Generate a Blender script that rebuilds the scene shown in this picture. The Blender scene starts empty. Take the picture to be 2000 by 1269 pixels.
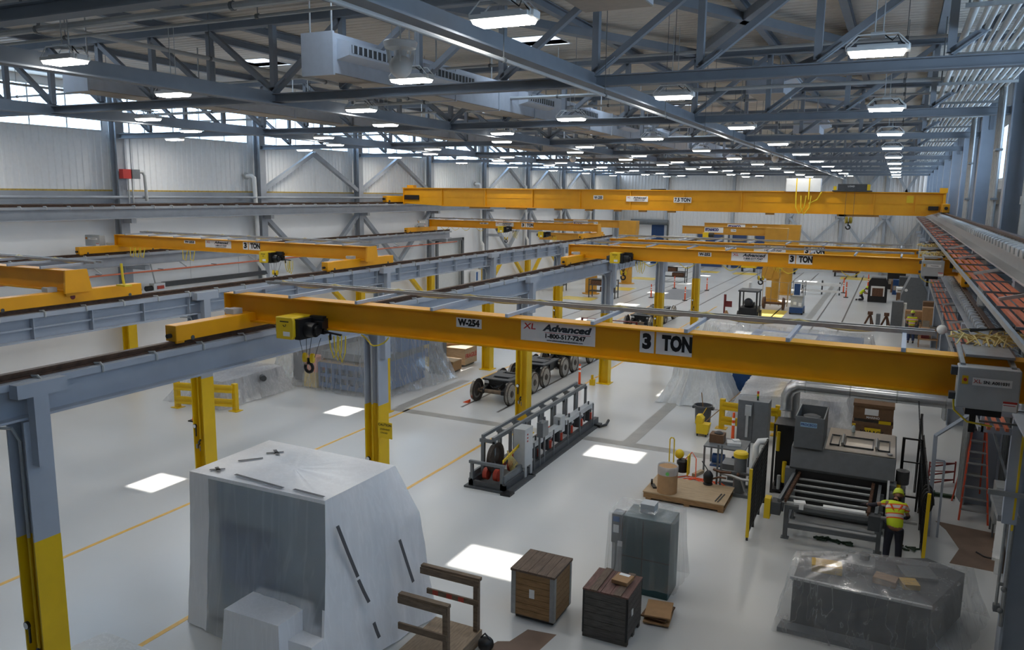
import bpy, math, random
from mathutils import Vector, Matrix, Euler, noise
R = math.radians; PI = math.pi
sc = bpy.context.scene; COL = sc.collection
rnd = random.Random(7)
ORD = ['first','second','third','fourth','fifth','sixth','seventh','eighth','ninth','tenth','eleventh','twelfth','thirteenth']

# ------------------------------------------------------------ materials
def lin(c):
    return tuple((x/255/12.92 if x/255 <= .04045 else ((x/255+.055)/1.055)**2.4) for x in c)
MC = {}
def mat(name, c, rough=.5, metal=0, var=.12, scale=6, bump=0, spec=.5, dirt=None, stretch=None):
    if name in MC: return MC[name]
    m = bpy.data.materials.new(name); m.use_nodes = True
    n = m.node_tree; b = n.nodes['Principled BSDF']; b.inputs['Roughness'].default_value = rough
    b.inputs['Metallic'].default_value = metal; b.inputs['Specular IOR Level'].default_value = spec
    c1 = lin(c)
    tc = n.nodes.new('ShaderNodeTexCoord'); nz = n.nodes.new('ShaderNodeTexNoise')
    nz.inputs['Scale'].default_value = scale; nz.inputs['Detail'].default_value = 5
    if stretch:
        mp = n.nodes.new('ShaderNodeMapping'); mp.inputs['Scale'].default_value = stretch
        n.links.new(tc.outputs['Object'], mp.inputs['Vector']); n.links.new(mp.outputs['Vector'], nz.inputs['Vector'])
    else:
        n.links.new(tc.outputs['Object'], nz.inputs['Vector'])
    rp = n.nodes.new('ShaderNodeValToRGB')
    d = dirt and lin(dirt) or tuple(x*(1-var) for x in c1)
    rp.color_ramp.elements[0].position = .3; rp.color_ramp.elements[1].position = .62
    rp.color_ramp.elements[0].color = (*d, 1); rp.color_ramp.elements[1].color = (*[min(1, x*(1+var*.4)) for x in c1], 1)
    n.links.new(nz.outputs['Fac'], rp.inputs['Fac']); n.links.new(rp.outputs['Color'], b.inputs['Base Color'])
    if bump:
        bp = n.nodes.new('ShaderNodeBump'); bp.inputs['Strength'].default_value = bump; bp.inputs['Distance'].default_value = .02
        n.links.new(nz.outputs['Fac'], bp.inputs['Height']); n.links.new(bp.outputs['Normal'], b.inputs['Normal'])
    MC[name] = m; return m
def emit(name, c, s):
    m = bpy.data.materials.new(name); m.use_nodes = True; n = m.node_tree; n.nodes.clear()
    o = n.nodes.new('ShaderNodeOutputMaterial'); e = n.nodes.new('ShaderNodeEmission')
    e.inputs['Color'].default_value = (*lin(c), 1); e.inputs['Strength'].default_value = s
    n.links.new(e.outputs[0], o.inputs[0]); return m
def film(name, c, clear, rough=.25, wr=.5, sc_=3., crease=.12, tl_=.35):
    m = bpy.data.materials.new(name); m.use_nodes = True; n = m.node_tree; b = n.nodes['Principled BSDF']
    o = n.nodes['Material Output']; b.inputs['Base Color'].default_value = (*lin(c), 1); b.inputs['Roughness'].default_value = rough
    tc = n.nodes.new('ShaderNodeTexCoord'); nz = n.nodes.new('ShaderNodeTexNoise'); nz.inputs['Scale'].default_value = sc_; nz.inputs['Detail'].default_value = 6
    mp = n.nodes.new('ShaderNodeMapping'); mp.inputs['Scale'].default_value = (1.6, 1.6, .5)
    n.links.new(tc.outputs['Object'], mp.inputs['Vector']); n.links.new(mp.outputs['Vector'], nz.inputs['Vector'])
    bp = n.nodes.new('ShaderNodeBump'); bp.inputs['Strength'].default_value = wr*.6; bp.inputs['Distance'].default_value = .02
    n.links.new(nz.outputs['Fac'], bp.inputs['Height']); n.links.new(bp.outputs['Normal'], b.inputs['Normal'])
    tl = n.nodes.new('ShaderNodeBsdfTranslucent'); tl.inputs['Color'].default_value = (*lin(c), 1)
    m1 = n.nodes.new('ShaderNodeMixShader'); m1.inputs[0].default_value = tl_
    n.links.new(b.outputs[0], m1.inputs[1]); n.links.new(tl.outputs[0], m1.inputs[2])
    t0_ = n.nodes.new('ShaderNodeBsdfTransparent'); gl = n.nodes.new('ShaderNodeBsdfGlossy'); gl.inputs['Roughness'].default_value = rough; n.links.new(bp.outputs['Normal'], gl.inputs['Normal'])
    tr = n.nodes.new('ShaderNodeMixShader'); tr.inputs[0].default_value = .1; n.links.new(t0_.outputs[0], tr.inputs[1]); n.links.new(gl.outputs[0], tr.inputs[2]); m2 = n.nodes.new('ShaderNodeMixShader')
    rp = n.nodes.new('ShaderNodeMapRange'); rp.inputs['From Min'].default_value = .3; rp.inputs['From Max'].default_value = .7
    rp.inputs['To Min'].default_value = max(0, 1-clear-.02); rp.inputs['To Max'].default_value = min(1, 1-clear+.02)
    n.links.new(nz.outputs['Fac'], rp.inputs['Value'])
    mq = n.nodes.new('ShaderNodeMapping'); mq.inputs['Scale'].default_value = (2.2, 2.2, .12); mq.inputs['Rotation'].default_value = (.35, .3, .2)
    n3 = n.nodes.new('ShaderNodeTexNoise'); n3.inputs['Scale'].default_value = sc_*.9; n3.inputs['Detail'].default_value = 3; n3.inputs['Distortion'].default_value = .1
    n.links.new(tc.outputs['Object'], mq.inputs['Vector']); n.links.new(mq.outputs['Vector'], n3.inputs['Vector'])
    s1 = n.nodes.new('ShaderNodeMath'); s1.operation = 'SUBTRACT'; s1.inputs[1].default_value = .5; n.links.new(n3.outputs['Fac'], s1.inputs[0])
    s2 = n.nodes.new('ShaderNodeMath'); s2.operation = 'ABSOLUTE'; n.links.new(s1.outputs[0], s2.inputs[0])
    s3 = n.nodes.new('ShaderNodeMapRange'); s3.inputs['From Max'].default_value = .045; s3.inputs['To Min'].default_value = crease; s3.inputs['To Max'].default_value = 0; n.links.new(s2.outputs[0], s3.inputs['Value'])
    s4 = n.nodes.new('ShaderNodeMath'); s4.operation = 'ADD'; s4.use_clamp = True; n.links.new(rp.outputs[0], s4.inputs[0]); n.links.new(s3.outputs[0], s4.inputs[1]); n.links.new(s4.outputs[0], m2.inputs[0])
    n.links.new(tr.outputs[0], m2.inputs[1]); n.links.new(m1.outputs[0], m2.inputs[2]); n.links.new(m2.outputs[0], o.inputs[0])
    return m
def glassy(name, c, a):
    m = bpy.data.materials.new(name); m.use_nodes = True; n = m.node_tree; n.nodes.clear()
    o = n.nodes.new('ShaderNodeOutputMaterial'); t = n.nodes.new('ShaderNodeBsdfTransparent'); t.inputs['Color'].default_value = (*lin(c), 1)
    g = n.nodes.new('ShaderNodeBsdfGlossy'); g.inputs['Roughness'].default_value = .05
    x = n.nodes.new('ShaderNodeMixShader'); x.inputs[0].default_value = a
    n.links.new(t.outputs[0], x.inputs[1]); n.links.new(g.outputs[0], x.inputs[2]); n.links.new(x.outputs[0], o.inputs[0]); return m
STEEL = mat('grey_painted_steel', (158,163,170), .5, var=.1, scale=2)
ROOFST = mat('roof_steel_paint', (140,146,154), .75, var=.08, scale=2, spec=.2)
BLUEST = mat('blue_grey_column_paint', (164,171,182), .45, var=.06, scale=2)
YEL = mat('safety_yellow_paint', (222,182,14), .42, var=.06, scale=3)
CRANE = mat('crane_orange_yellow_paint', (226,158,2), .45, var=.06, scale=2)
MUST = mat('mustard_paint', (196,142,44), .5, var=.08, scale=2)
TRAY = mat('galvanised_steel', (158,160,160), .4, .5, var=.12, scale=9)
RAIL = mat('rusty_crane_rail', (88,66,52), .6, .4, var=.35, scale=9)
WHITE = mat('white_enamel', (222,224,224), .35, var=.04)
LGREY = mat('light_grey_enamel', (176,179,180), .4, var=.05)
MGREY = mat('machine_grey_paint', (104,108,111), .45, var=.1)
DGREY = mat('dark_grey_paint', (66,69,72), .5, var=.15)
BLACK = mat('black_plastic', (24,24,26), .45, var=.2)
GREASE = mat('greasy_black_iron', (30,31,33), .4, .3, var=.4, scale=14)
WORN = mat('bright_worn_steel', (150,146,138), .3, .85, var=.3, scale=14)
RUST = mat('rust_brown_steel', (104,74,56), .6, .4, var=.4, scale=10)
WHEELM = mat('dark_wheel_steel', (66,58,52), .5, .4, var=.3, scale=10)
REDP = mat('red_oxide_paint', (178,66,48), .5, var=.15)
DRED = mat('dark_red_paint', (110,34,34), .5, var=.2)
ORNG = mat('orange_plastic', (238,88,34), .4, var=.08)
COPPER = mat('orange_conductor_bar', (206,112,78), .45, var=.15, scale=4)
TEAL = mat('dark_teal_enamel', (38,74,78), .4, var=.1)
BLUE = mat('machine_blue_paint', (72,106,150), .45, var=.12)
DBLUE = mat('deep_blue_paint', (26,66,116), .45, var=.12)
WOODL = mat('pale_plywood', (176,152,120), .6, var=.2, scale=3, stretch=(1,6,6))
WOODP = mat('weathered_railing_pine', (116,98,80), .7, var=.3, scale=4, stretch=(1.5,8,8))
DECKW = mat('platform_boards', (146,126,104), .7, var=.25, scale=4, stretch=(8,1.2,9))
WOODM = mat('pine_boards', (150,114,74), .65, var=.3, scale=4, stretch=(1.2,8,8), bump=.1)
WOODG = mat('weathered_grey_boards', (86,82,78), .75, var=.4, scale=4, stretch=(1.2,9,9), bump=.15)
WOODB = mat('old_brown_boards', (104,86,72), .75, var=.35, scale=4, stretch=(9,1.2,9), bump=.15)
WOODC = mat('red_brown_boards', (112,82,74), .75, var=.35, scale=4, stretch=(9,1.2,9), bump=.15)
CARD = mat('brown_cardboard', (170,132,92), .8, var=.1)
CARDD = mat('dark_brown_cardboard', (112,84,60), .8, var=.12)
KRAFT = mat('brown_kraft_paper', (122,102,88), .8, var=.12, scale=2)
SILVER = mat('aluminium_duct_jacket', (196,198,200), .28, .9, var=.06, scale=8)
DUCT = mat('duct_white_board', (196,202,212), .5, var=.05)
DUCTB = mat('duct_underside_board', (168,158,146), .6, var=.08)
DECKM = mat('floor_mat_grey', (128,130,134), .6, var=.06)
PAPER = mat('white_paper', (232,232,230), .7, var=.03)
INK = mat('black_lettering', (14,14,18), .5, var=.02)
INKG = mat('charcoal_lettering', (48,54,62), .5, var=.02)
INKB = mat('blue_lettering', (24,38,120), .5, var=.02)
INKR = mat('red_lettering', (186,52,46), .5, var=.02)
SIGNY = mat('sign_yellow', (226,190,20), .5, var=.02)
CABLE = mat('cream_flat_cable', (206,186,120), .5, var=.1)
YCAB = mat('yellow_cable', (222,196,44), .45, var=.05)
TAPE = mat('dark_grey_tape', (84,84,88), .5, var=.05)
SKIN = mat('skin_tone', (150,106,84), .5, var=.05)
NAVY = mat('dark_navy_cloth', (30,32,44), .85, var=.2)
JEAN = mat('blue_denim', (46,58,92), .85, var=.2)
BOOT = mat('brown_boot_leather', (58,46,40), .7, var=.2)
HIVIS = mat('lime_yellow_cloth', (206,224,40), .8, var=.06)
HELM = mat('lime_helmet_plastic', (206,222,62), .3, var=.03)
GLOVE = mat('dark_glove_cloth', (58,56,66), .85, var=.2)
GREEN = mat('dark_green_rope', (38,58,40), .8, var=.3)
SCREEN = mat('display_blue', (52,96,150), .3, var=.1)
INSUL = mat('yellow_insulation', (190,160,84), .9, var=.3, scale=9)

# ------------------------------------------------------------ mesh builder
class MB:
    def __init__(s): s.v = []; s.f = []; s.sm = []
    def add(s, vs, fs, smooth=False):
        o = len(s.v); s.v += [tuple(x) for x in vs]; s.f += [tuple(i+o for i in f) for f in fs]; s.sm += [smooth]*len(fs); return s
    def box(s, x0, x1, y0, y1, z0, z1):
        v = [(x, y, z) for z in (z0, z1) for y in (y0, y1) for x in (x0, x1)]
        return s.add(v, [(0,2,3,1),(4,5,7,6),(0,1,5,4),(2,6,7,3),(0,4,6,2),(1,3,7,5)])
    def cb(s, c, d, rz=0, rx=0, ry=0):
        m = Matrix.Translation(c) @ Euler((rx, ry, rz)).to_matrix().to_4x4()
        v = [m @ Vector((x*d[0]/2, y*d[1]/2, z*d[2]/2)) for z in (-1, 1) for y in (-1, 1) for x in (-1, 1)]
        return s.add(v, [(0,2,3,1),(4,5,7,6),(0,1,5,4),(2,6,7,3),(0,4,6,2),(1,3,7,5)])
    def bar(s, p, q, w, h=None, up=(0,0,1), off=(0,0)):
        p = Vector(p); q = Vector(q); h = w if h is None else h; d = (q-p).normalized(); up = Vector(up)
        if abs(d.dot(up)) > .99: up = Vector((0,1,0))
        r = d.cross(up).normalized(); u = r.cross(d)
        v = [e + r*(a*w/2+off[0]) + u*(b*h/2+off[1]) for e in (p, q) for a, b in ((-1,-1),(1,-1),(1,1),(-1,1))]
        return s.add(v, [(3,2,1,0),(4,5,6,7),(0,1,5,4),(1,2,6,5),(2,3,7,6),(3,0,4,7)])
    def ib(s, p, q, h, w, tf=.02, tw=.012, up=(0,0,1)):
        s.bar(p, q, w, tf, up, (0, h/2-tf/2)); s.bar(p, q, w, tf, up, (0, -h/2+tf/2)); return s.bar(p, q, tw, h-2*tf, up)
    def cyl(s, p, q, r, r2=None, n=12, caps=True):
        p = Vector(p); q = Vector(q); r2 = r if r2 is None else r2; d = (q-p).normalized()
        a = d.orthogonal().normalized(); b = d.cross(a)
        v = [e + (a*math.cos(2*PI*i/n)+b*math.sin(2*PI*i/n))*rr for e, rr in ((p, r), (q, r2)) for i in range(n)]
        s.add(v, [(i, (i+1) % n, n+(i+1) % n, n+i) for i in range(n)], True)
        if caps: s.add(v, [tuple(range(n-1, -1, -1)), tuple(range(n, 2*n))])
        return s
    def tube(s, pts, r, n=6):
        pts = [Vector(p) for p in pts]; k = len(pts); vs = []; a = None
        for i, p in enumerate(pts):
            d = (pts[min(i+1, k-1)]-pts[max(i-1, 0)]).normalized()
            a = d.orthogonal().normalized() if a is None else (a-d*a.dot(d)).normalized()
            b = d.cross(a); rr = r[i] if isinstance(r, (list, tuple)) else r
            vs += [p+(a*math.cos(2*PI*j/n)+b*math.sin(2*PI*j/n))*rr for j in range(n)]
        s.add(vs, [(i*n+j, i*n+(j+1) % n, (i+1)*n+(j+1) % n, (i+1)*n+j) for i in range(k-1) for j in range(n)], True)
        return s.add(vs, [tuple(range(n-1, -1, -1)), tuple(range((k-1)*n, k*n))])
    def lathe(s, prof, c=(0,0,0), n=20, axis=(0,0,1)):
        c = Vector(c); d = Vector(axis).normalized(); a = d.orthogonal().normalized(); b = d.cross(a); k = len(prof)
        vs = [c + d*h + (a*math.cos(2*PI*j/n)+b*math.sin(2*PI*j/n))*r for r, h in prof for j in range(n)]
        s.add(vs, [(i*n+j, i*n+(j+1) % n, (i+1)*n+(j+1) % n, (i+1)*n+j) for i in range(k-1) for j in range(n)], True)
        return s.add(vs, [tuple(range(n-1, -1, -1)), tuple(range((k-1)*n, k*n))])
    def prism(s, poly, a, b, ax='z'):
        n = len(poly)
        def P(u, v, w): return (u, v, w) if ax == 'z' else ((u, w, v) if ax == 'y' else (w, u, v))
        vs = [P(u, v, w) for w in (a, b) for u, v in poly]
        return s.add(vs, [tuple(range(n-1, -1, -1)), tuple(range(n, 2*n))]+[(i, (i+1) % n, n+(i+1) % n, n+i) for i in range(n)])
    def ball(s, c, r, n=16, k=10, sq=1):
        return s.lathe([(max(r*math.sin(PI*i/k), .0005), -r*sq*math.cos(PI*i/k)) for i in range(k+1)], c, n)
    def grid(s, nu, nv, fn, smooth=True, closed=False):
        vs = [fn(i, j) for j in range(nv) for i in range(nu)]
        return s.add(vs, [(j*nu+i, j*nu+(i+1) % nu, (j+1)*nu+(i+1) % nu, (j+1)*nu+i) for j in range(nv-1) for i in range(nu if closed else nu-1)], smooth)
    def build(s, name, m, parent=None, loc=None, rot=None, bev=0, w=True, sharp=38):
        """one mesh object; with w the vertices are in hall coordinates and are moved into the parent's frame"""
        me = bpy.data.meshes.new(name); o = bpy.data.objects.new(name, me); COL.objects.link(o)
        off = Vector((0,0,0))
        if parent is not None:
            o.parent = parent
            if w:
                r = parent
                while r is not None: off += r.location; r = r.parent
        elif w and loc is None and s.v:      # top-level: origin at its base centre
            n = len(s.v); off = Vector((sum(v[0] for v in s.v)/n, sum(v[1] for v in s.v)/n, min(v[2] for v in s.v))); o.location = off
        me.from_pydata([Vector(v)-off for v in s.v], [], s.f); me.polygons.foreach_set('use_smooth', s.sm); me.materials.append(m); me.update(); me.set_sharp_from_angle(angle=R(sharp))
        if loc is not None: o.location = loc
        if rot is not None: o.rotation_euler = rot
        if bev:
            b = o.modifiers.new('edge', 'BEVEL'); b.width = bev; b.segments = 2; b.limit_method = 'ANGLE'; b.angle_limit = R(40)
        return o
def T(name, label, cat, loc=(0,0,0), rz=0, group=None):
    o = bpy.data.objects.new(name, None); COL.objects.link(o); o.location = loc; o.rotation_euler = (0, 0, rz); o.empty_display_size = .1
    o['label'] = label; o['category'] = cat
    if group: o['group'] = group
    return o
def tag(o, label, cat, group=None, kind=None):
    o['label'] = label; o['category'] = cat
    if group: o['group'] = group
    if kind: o['kind'] = kind
    return o
def struct(o): o['kind'] = 'structure'; return o
def kids(o): return [c for c in bpy.data.objects if c.parent == o]
def dup(src, loc, rz=None, label=None, group=None, lst=None):
    c = src.copy(); COL.objects.link(c); c.location = loc
    if rz is not None: c.rotation_euler = (0, 0, rz)
    if label: c['label'] = label
    if group: c['group'] = group
    for ch in (lst if lst is not None else kids(src)):
        d = ch.copy(); COL.objects.link(d); d.parent = c
        for g in kids(ch) if lst is None else []:
            e = g.copy(); COL.objects.link(e); e.parent = d
    return c
def text(s, size, loc, parent, m=INK, rot=(PI/2,0,0), name='lettering', sx=1, bold=0, align='CENTER', shear=0):
    cu = bpy.data.curves.new(name, 'FONT'); cu.body = s; cu.size = size; cu.align_x = align; cu.align_y = 'CENTER'; cu.offset = bold; cu.shear = shear; cu.resolution_u = 3
    cu.extrude = .001; tmp = bpy.data.objects.new(name, cu); COL.objects.link(tmp); bpy.context.view_layer.update()
    me = bpy.data.meshes.new_from_object(tmp.evaluated_get(bpy.context.evaluated_depsgraph_get())); bpy.data.objects.remove(tmp); bpy.data.curves.remove(cu)
    me.name = name; me.materials.clear(); me.materials.append(m); o = bpy.data.objects.new(name, me); COL.objects.link(o)
    off = Vector((0,0,0)); r = parent
    while r is not None: off += r.location; r = r.parent
    o.parent = parent; o.location = Vector(loc)-off; o.rotation_euler = rot; o.scale = (sx, 1, 1); return o
def nz(x, y, z=0): return noise.noise((x, y, z))
def shroud(levels, m, name='plastic_sheet', parent=None, n=96, amp=.05, folds=9, seed=0, sag=.0, closetop=True, sub=5, m2=None, test=None, ridges=(), peak=None):
    """draped sheet: levels = [(polygon, z or list of z, fold_amount)] from top to bottom, lofted round the perimeter"""
    def ring(poly, zs):
        k = len(poly); P = [Vector((x, y, (zs[i] if isinstance(zs, (list, tuple)) else zs))) for i, (x, y) in enumerate(poly)]
        out = []
        for i in range(k):
            a, b = P[i], P[(i+1) % k]
            for j in range(n//k): out.append(a.lerp(b, j/(n//k)))
        return out
    L = [(ring(p, z), f) for p, z, f in levels]; N = len(L[0][0]); rows = []
    cen = [sum((p for p in r), Vector())/N for r, _ in L]
    for li in range(len(L)-1):
        for q in range(sub + (li == len(L)-2)):
            t = q/sub; row = []
            c = cen[li].lerp(cen[li+1], t); f = L[li][1]*(1-t)+L[li+1][1]*t
            for i in range(N):
                p = L[li][0][i].lerp(L[li+1][0][i], t); d = Vector((p.x-c.x, p.y-c.y, 0)).normalized()
                u = i/N*2*PI
                w = nz(math.cos(u)*folds*.6+seed, math.sin(u)*folds*.6, p.z*.35+seed)*1.2 + .6*nz(math.cos(u)*folds*1.7, math.sin(u)*folds*1.7+seed, p.z*.9) + .35*nz(p.x*4, p.y*4, p.z*3+seed)
                p = p + d*(w*amp*f)
                for a_, b_, h_, wd in ridges:
                    a_ = Vector(a_); b_ = Vector(b_); k_ = max(0, min(1, (p-a_).dot(b_-a_)/(b_-a_).length_squared)); p = p + d*h_*math.exp(-((p-a_.lerp(b_, k_)).length/wd)**2)
                if li < len(L)-2 or q < sub: p.z += sag*f*nz(p.x*1.3+seed, p.y*1.3, 2)
                row.append(p)
            rows.append(row)
    mb = MB()
    if closetop:
        c0 = Vector(peak) if peak else sum((p for p in rows[0]), Vector())/N; tops = []
        for t in (.08, .3, .55, .8):
            tops.append([c0.lerp(p, t)+Vector((0,0,(sag*nz(p.x*t*1.5+seed, p.y*t*1.5, 5)+amp*.25*nz(p.x*t*5, p.y*t*5, seed))*(1-t*.6))) for p in rows[0]])
        rows = tops+rows
    mb.grid(N, len(rows), lambda i, j: rows[j][i], True, True)
    if closetop: mb.add(rows[0], [tuple(range(N))], True)
    fl_ = [test(sum((Vector(mb.v[i]) for i in f), Vector())/len(f)) for f in mb.f] if test else None
    o = mb.build(name, m, parent)
    if test:
        fl_ = [a and abs(p.normal.y) > .75 for a, p in zip(fl_, o.data.polygons)]
        o.data.materials.append(m2)
        for p, q in zip(o.data.polygons, fl_): p.material_index = 1 if q else 0
    return o
# ------------------------------------------------------------ shell
def YK(k): return 15.45+8.53*k
XL, XR, Y0, Y1, ZC = -31.1, 3.35, -5.0, 94.6, 12.6
def floor_mat():
    m = mat('epoxy_floor', (204,206,206), .2, var=0, scale=.3)
    n = m.node_tree; b = n.nodes['Principled BSDF']; tc = n.nodes['Texture Coordinate']
    z = n.nodes.new('ShaderNodeTexNoise'); z.inputs['Scale'].default_value = .25; z.inputs['Detail'].default_value = 1
    r = n.nodes.new('ShaderNodeMapRange'); r.inputs['From Min'].default_value = .35; r.inputs['From Max'].default_value = .7; r.inputs['To Min'].default_value = .25; r.inputs['To Max'].default_value = .31
    n.links.new(tc.outputs['Object'], z.inputs['Vector']); b.inputs['Roughness'].default_value = .27
    z2 = n.nodes.new('ShaderNodeTexNoise'); z2.inputs['Scale'].default_value = 7; bp = n.nodes.new('ShaderNodeBump'); bp.inputs['Strength'].default_value = .02; bp.inputs['Distance'].default_value = .004
    n.links.new(tc.outputs['Object'], z2.inputs['Vector'])
    return m
_fm = floor_mat(); _r = [q for q in _fm.node_tree.nodes if q.type == 'VALTORGB'][0]; _r.color_ramp.elements[0].position = .15; _r.color_ramp.elements[1].position = .85; _r.color_ramp.elements[0].color = (*lin((197,197,194)), 1)
fl = struct(MB().box(XL-.3, XR+.3, Y0-.3, Y1+.3, -.2, 0).build('floor', _fm, loc=(0,0,0)))
LINEY = mat('yellow_floor_line', (228,178,66), .3, var=.1); BAND = mat('grey_floor_channel', (150,149,144), .35, var=.12, scale=2); SLOT = mat('dark_rail_slot', (92,88,84), .6, var=.2); PATCH = mat('yellow_floor_patch', (224,196,92), .35, var=.08)
def strip(x0, x1, y0, y1, m, nm, z=.004): return MB().box(x0, x1, y0, y1, .0005, z).build(nm, m, fl)
for x, a, b in ((-16.29,-2,60), (-11.79,-2,60)): strip(x-.055, x+.055, a, b, LINEY, 'painted_line')
for q in ((-16.85,-3.6,24.35,24.8), (-7.75,-7.3,24.8,32), (-16.95,-16.5,24.8,30), (-5.2,-4.75,57,82)): strip(*q, BAND, 'floor_channel')
for c, a in ((-3.6,46), (-8.15,48), (-13.9,26), (-19.2,46)):
    for s in (-.78, .78): strip(c+s-.05, c+s+.05, a, 93, SLOT, 'rail_slot', .003)
for q in ((-24,-21.2,58,60), (-22.9,-20.6,66,68.4), (-23.7,-21.2,75.7,78), (-19.5,-17.2,86.5,88.8), (-15.6,-13.2,86.5,89), (-8.9,-6.7,56,60.3), (-4.9,-1.1,87.3,90.3)): strip(*q, PATCH, 'painted_patch', .003)
struct(MB().box(-17.7,-14.9,62.3,69.8,.0005,.006).build('trim_1', DECKM))
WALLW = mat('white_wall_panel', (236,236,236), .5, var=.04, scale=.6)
WALLC = mat('white_corrugated_sheet', (232,233,234), .4, var=.03)
def corr(mb, ax, c, a, b, z0, z1, pitch=.305, d=.04, sgn=1):
    pts = []; x = a
    while x < b:
        for t, h in ((0,0), (.55,0), (.65,d), (.9,d)): pts.append((min(b, x+t*pitch), h))
        x += pitch
    vs = []
    for z in (z0, z1): vs += [((c+sgn*h, p, z) if ax == 'x' else (p, c+sgn*h, z)) for p, h in pts]
    n = len(pts); mb.add(vs, [(i, i+1, n+i+1, n+i) for i in range(n-1)])
wl = struct(MB().box(XL-.25, XL, Y0, 51.3, 0, 7.9).box(XL-.25, XL, 55.0, Y1, 0, 7.9).box(XL-.25, XL, 51.3, 55, 4.6, 7.9).build('wall_left', WALLW))
m_ = MB(); corr(m_, 'x', XL+.02, Y0, Y1, 8.15, 10.6); m_.box(XL-.25, XL-.02, Y0, Y1, 7.9, 10.6); m_.build('corrugated_sheet', WALLC, wl)
MB().box(XL-.25, XL-.05, Y0, Y1, 12.3, 12.7).build('head_panel', WALLW, wl)
MB().box(XL-.02, XL+.09, Y0, Y1, 8.1, 8.17).build('insulation_strip', INSUL, wl)
# the left doorway; a pale panel stands in for the bright room beyond
MB().box(XL-.3, XL-.24, 51.2, 55.1, 0, 4.7).build('bright_room_panel', mat('bright_room_pale', (214,216,214), .35, var=.04), wl)
d1 = struct(MB().box(XL-.02, XL+.14, 54.95, 55.2, 0, 4.75).box(XL-.02, XL+.14, 51.05, 51.3, 0, 4.75).box(XL-.02, XL+.14, 51.05, 55.2, 4.55, 4.75).build('door_1', MGREY))
MB().box(XL+.0, XL+.1, 54.6, 54.7, 0, 4.6).build('guide_track', TRAY, d1)
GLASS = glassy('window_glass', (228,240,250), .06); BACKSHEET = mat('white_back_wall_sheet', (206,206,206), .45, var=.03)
wn = 0
for k in range(-2, 9):
    a, b = YK(k)+.3, YK(k+1)-.3; wn += 1; m_ = MB(); n = 5
    m_.box(XL-.2, XL+.03, a, b, 10.6, 10.68).box(XL-.2, XL+.03, a, b, 12.24, 12.32)
    for i in range(n+1):
        y = a+(b-a)*i/n; m_.box(XL-.18, XL-.02, y-.03, y+.03, 10.68, 12.24)
    w_ = struct(m_.build('window_%d' % wn, WHITE)); MB().box(XL-.11, XL-.1, a, b, 10.68, 12.24).build('pane', GLASS, w_)
m_ = MB()
for k in range(-2, 10): m_.box(XL-.25, XL-.02, YK(k)-.3, YK(k)+.3, 10.6, 12.3)
m_.build('wall_pier', WALLW, wl)
# right wall, window openings between z 8.9 and 11
wr_ = MB(); wr_.box(XR, XR+.25, Y0, Y1, 0, 8.9).box(XR, XR+.25, Y0, Y1, 11.0, 12.7); wi = []
for k in range(-2, 10):
    c = YK(k)+4.26; wr_.box(XR, XR+.25, c-5.53, c-3.2, 8.9, 11.0); wi.append((c-3.2, c+3.0))
wr = struct(wr_.build('wall_right', mat('grey_white_wall_sheet', (204,208,212), .5, var=.05)))
m_ = MB(); corr(m_, 'x', XR-.02, Y0, Y1, .2, 8.6, sgn=-1); m_.build('corrugated_sheet', mat('grey_corrugated_sheet', (150,155,160), .45, var=.04), wr)
for a, b in wi:
    if b > Y1: continue
    wn += 1; m_ = MB().box(XR-.04, XR+.2, a, b, 8.9, 9.0).box(XR-.04, XR+.2, a, b, 10.9, 11.0)
    for i in range(3): y = a+.04+(b-a-.08)*i/2; m_.box(XR-.04, XR+.2, y-.04, y+.04, 9, 10.9)
    w_ = struct(m_.build('window_%d' % wn, WHITE)); MB().box(XR+.1, XR+.11, a, b, 9, 10.9).build('pane', GLASS, w_)
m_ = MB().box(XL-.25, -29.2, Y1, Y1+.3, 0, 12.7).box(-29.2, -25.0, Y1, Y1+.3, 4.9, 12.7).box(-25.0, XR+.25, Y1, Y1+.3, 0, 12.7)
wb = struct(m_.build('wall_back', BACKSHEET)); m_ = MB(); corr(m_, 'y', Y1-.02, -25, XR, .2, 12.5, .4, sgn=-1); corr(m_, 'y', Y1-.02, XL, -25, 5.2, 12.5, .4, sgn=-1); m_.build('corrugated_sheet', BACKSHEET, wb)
struct(MB().box(XL-.25, XR+.25, Y0-.3, Y0, 0, 12.7).build('wall_front', mat('dim_grey_wall', (120,122,124), .6, var=.05)))
# back wall roll-up door, blue curtain behind it, two blue doors
d2 = struct(MB().box(-29.4,-29.1,Y1-.2,Y1+.1,0,5).box(-25.1,-24.8,Y1-.2,Y1+.1,0,5).cyl((-29.4,Y1-.4,5.05),(-24.8,Y1-.4,5.05),.32,n=16).build('door_2', MGREY))
MB().box(-27,-25.1,Y1+.3,Y1+.36,0,4.9).build('blue_leaf', DBLUE, d2); MB().box(-29.2,-27,Y1+.34,Y1+.4,0,4.9).build('pale_leaf', WALLW, d2)
for i, (a, b) in enumerate(((-21.2,-18.3), (-17.6,-15.6), (-14.6,-12.7))):
    d = struct(MB().box(a,b,Y1-.16,Y1-.05,0,4.2).build('door_%d' % (3+i), mat('navy_roll_door', (44,64,104), .5, var=.1))); MB().box(a-.1,a,Y1-.2,Y1-.04,0,4.3).box(b,b+.1,Y1-.2,Y1-.04,0,4.3).build('door_frame', MGREY, d)
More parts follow.
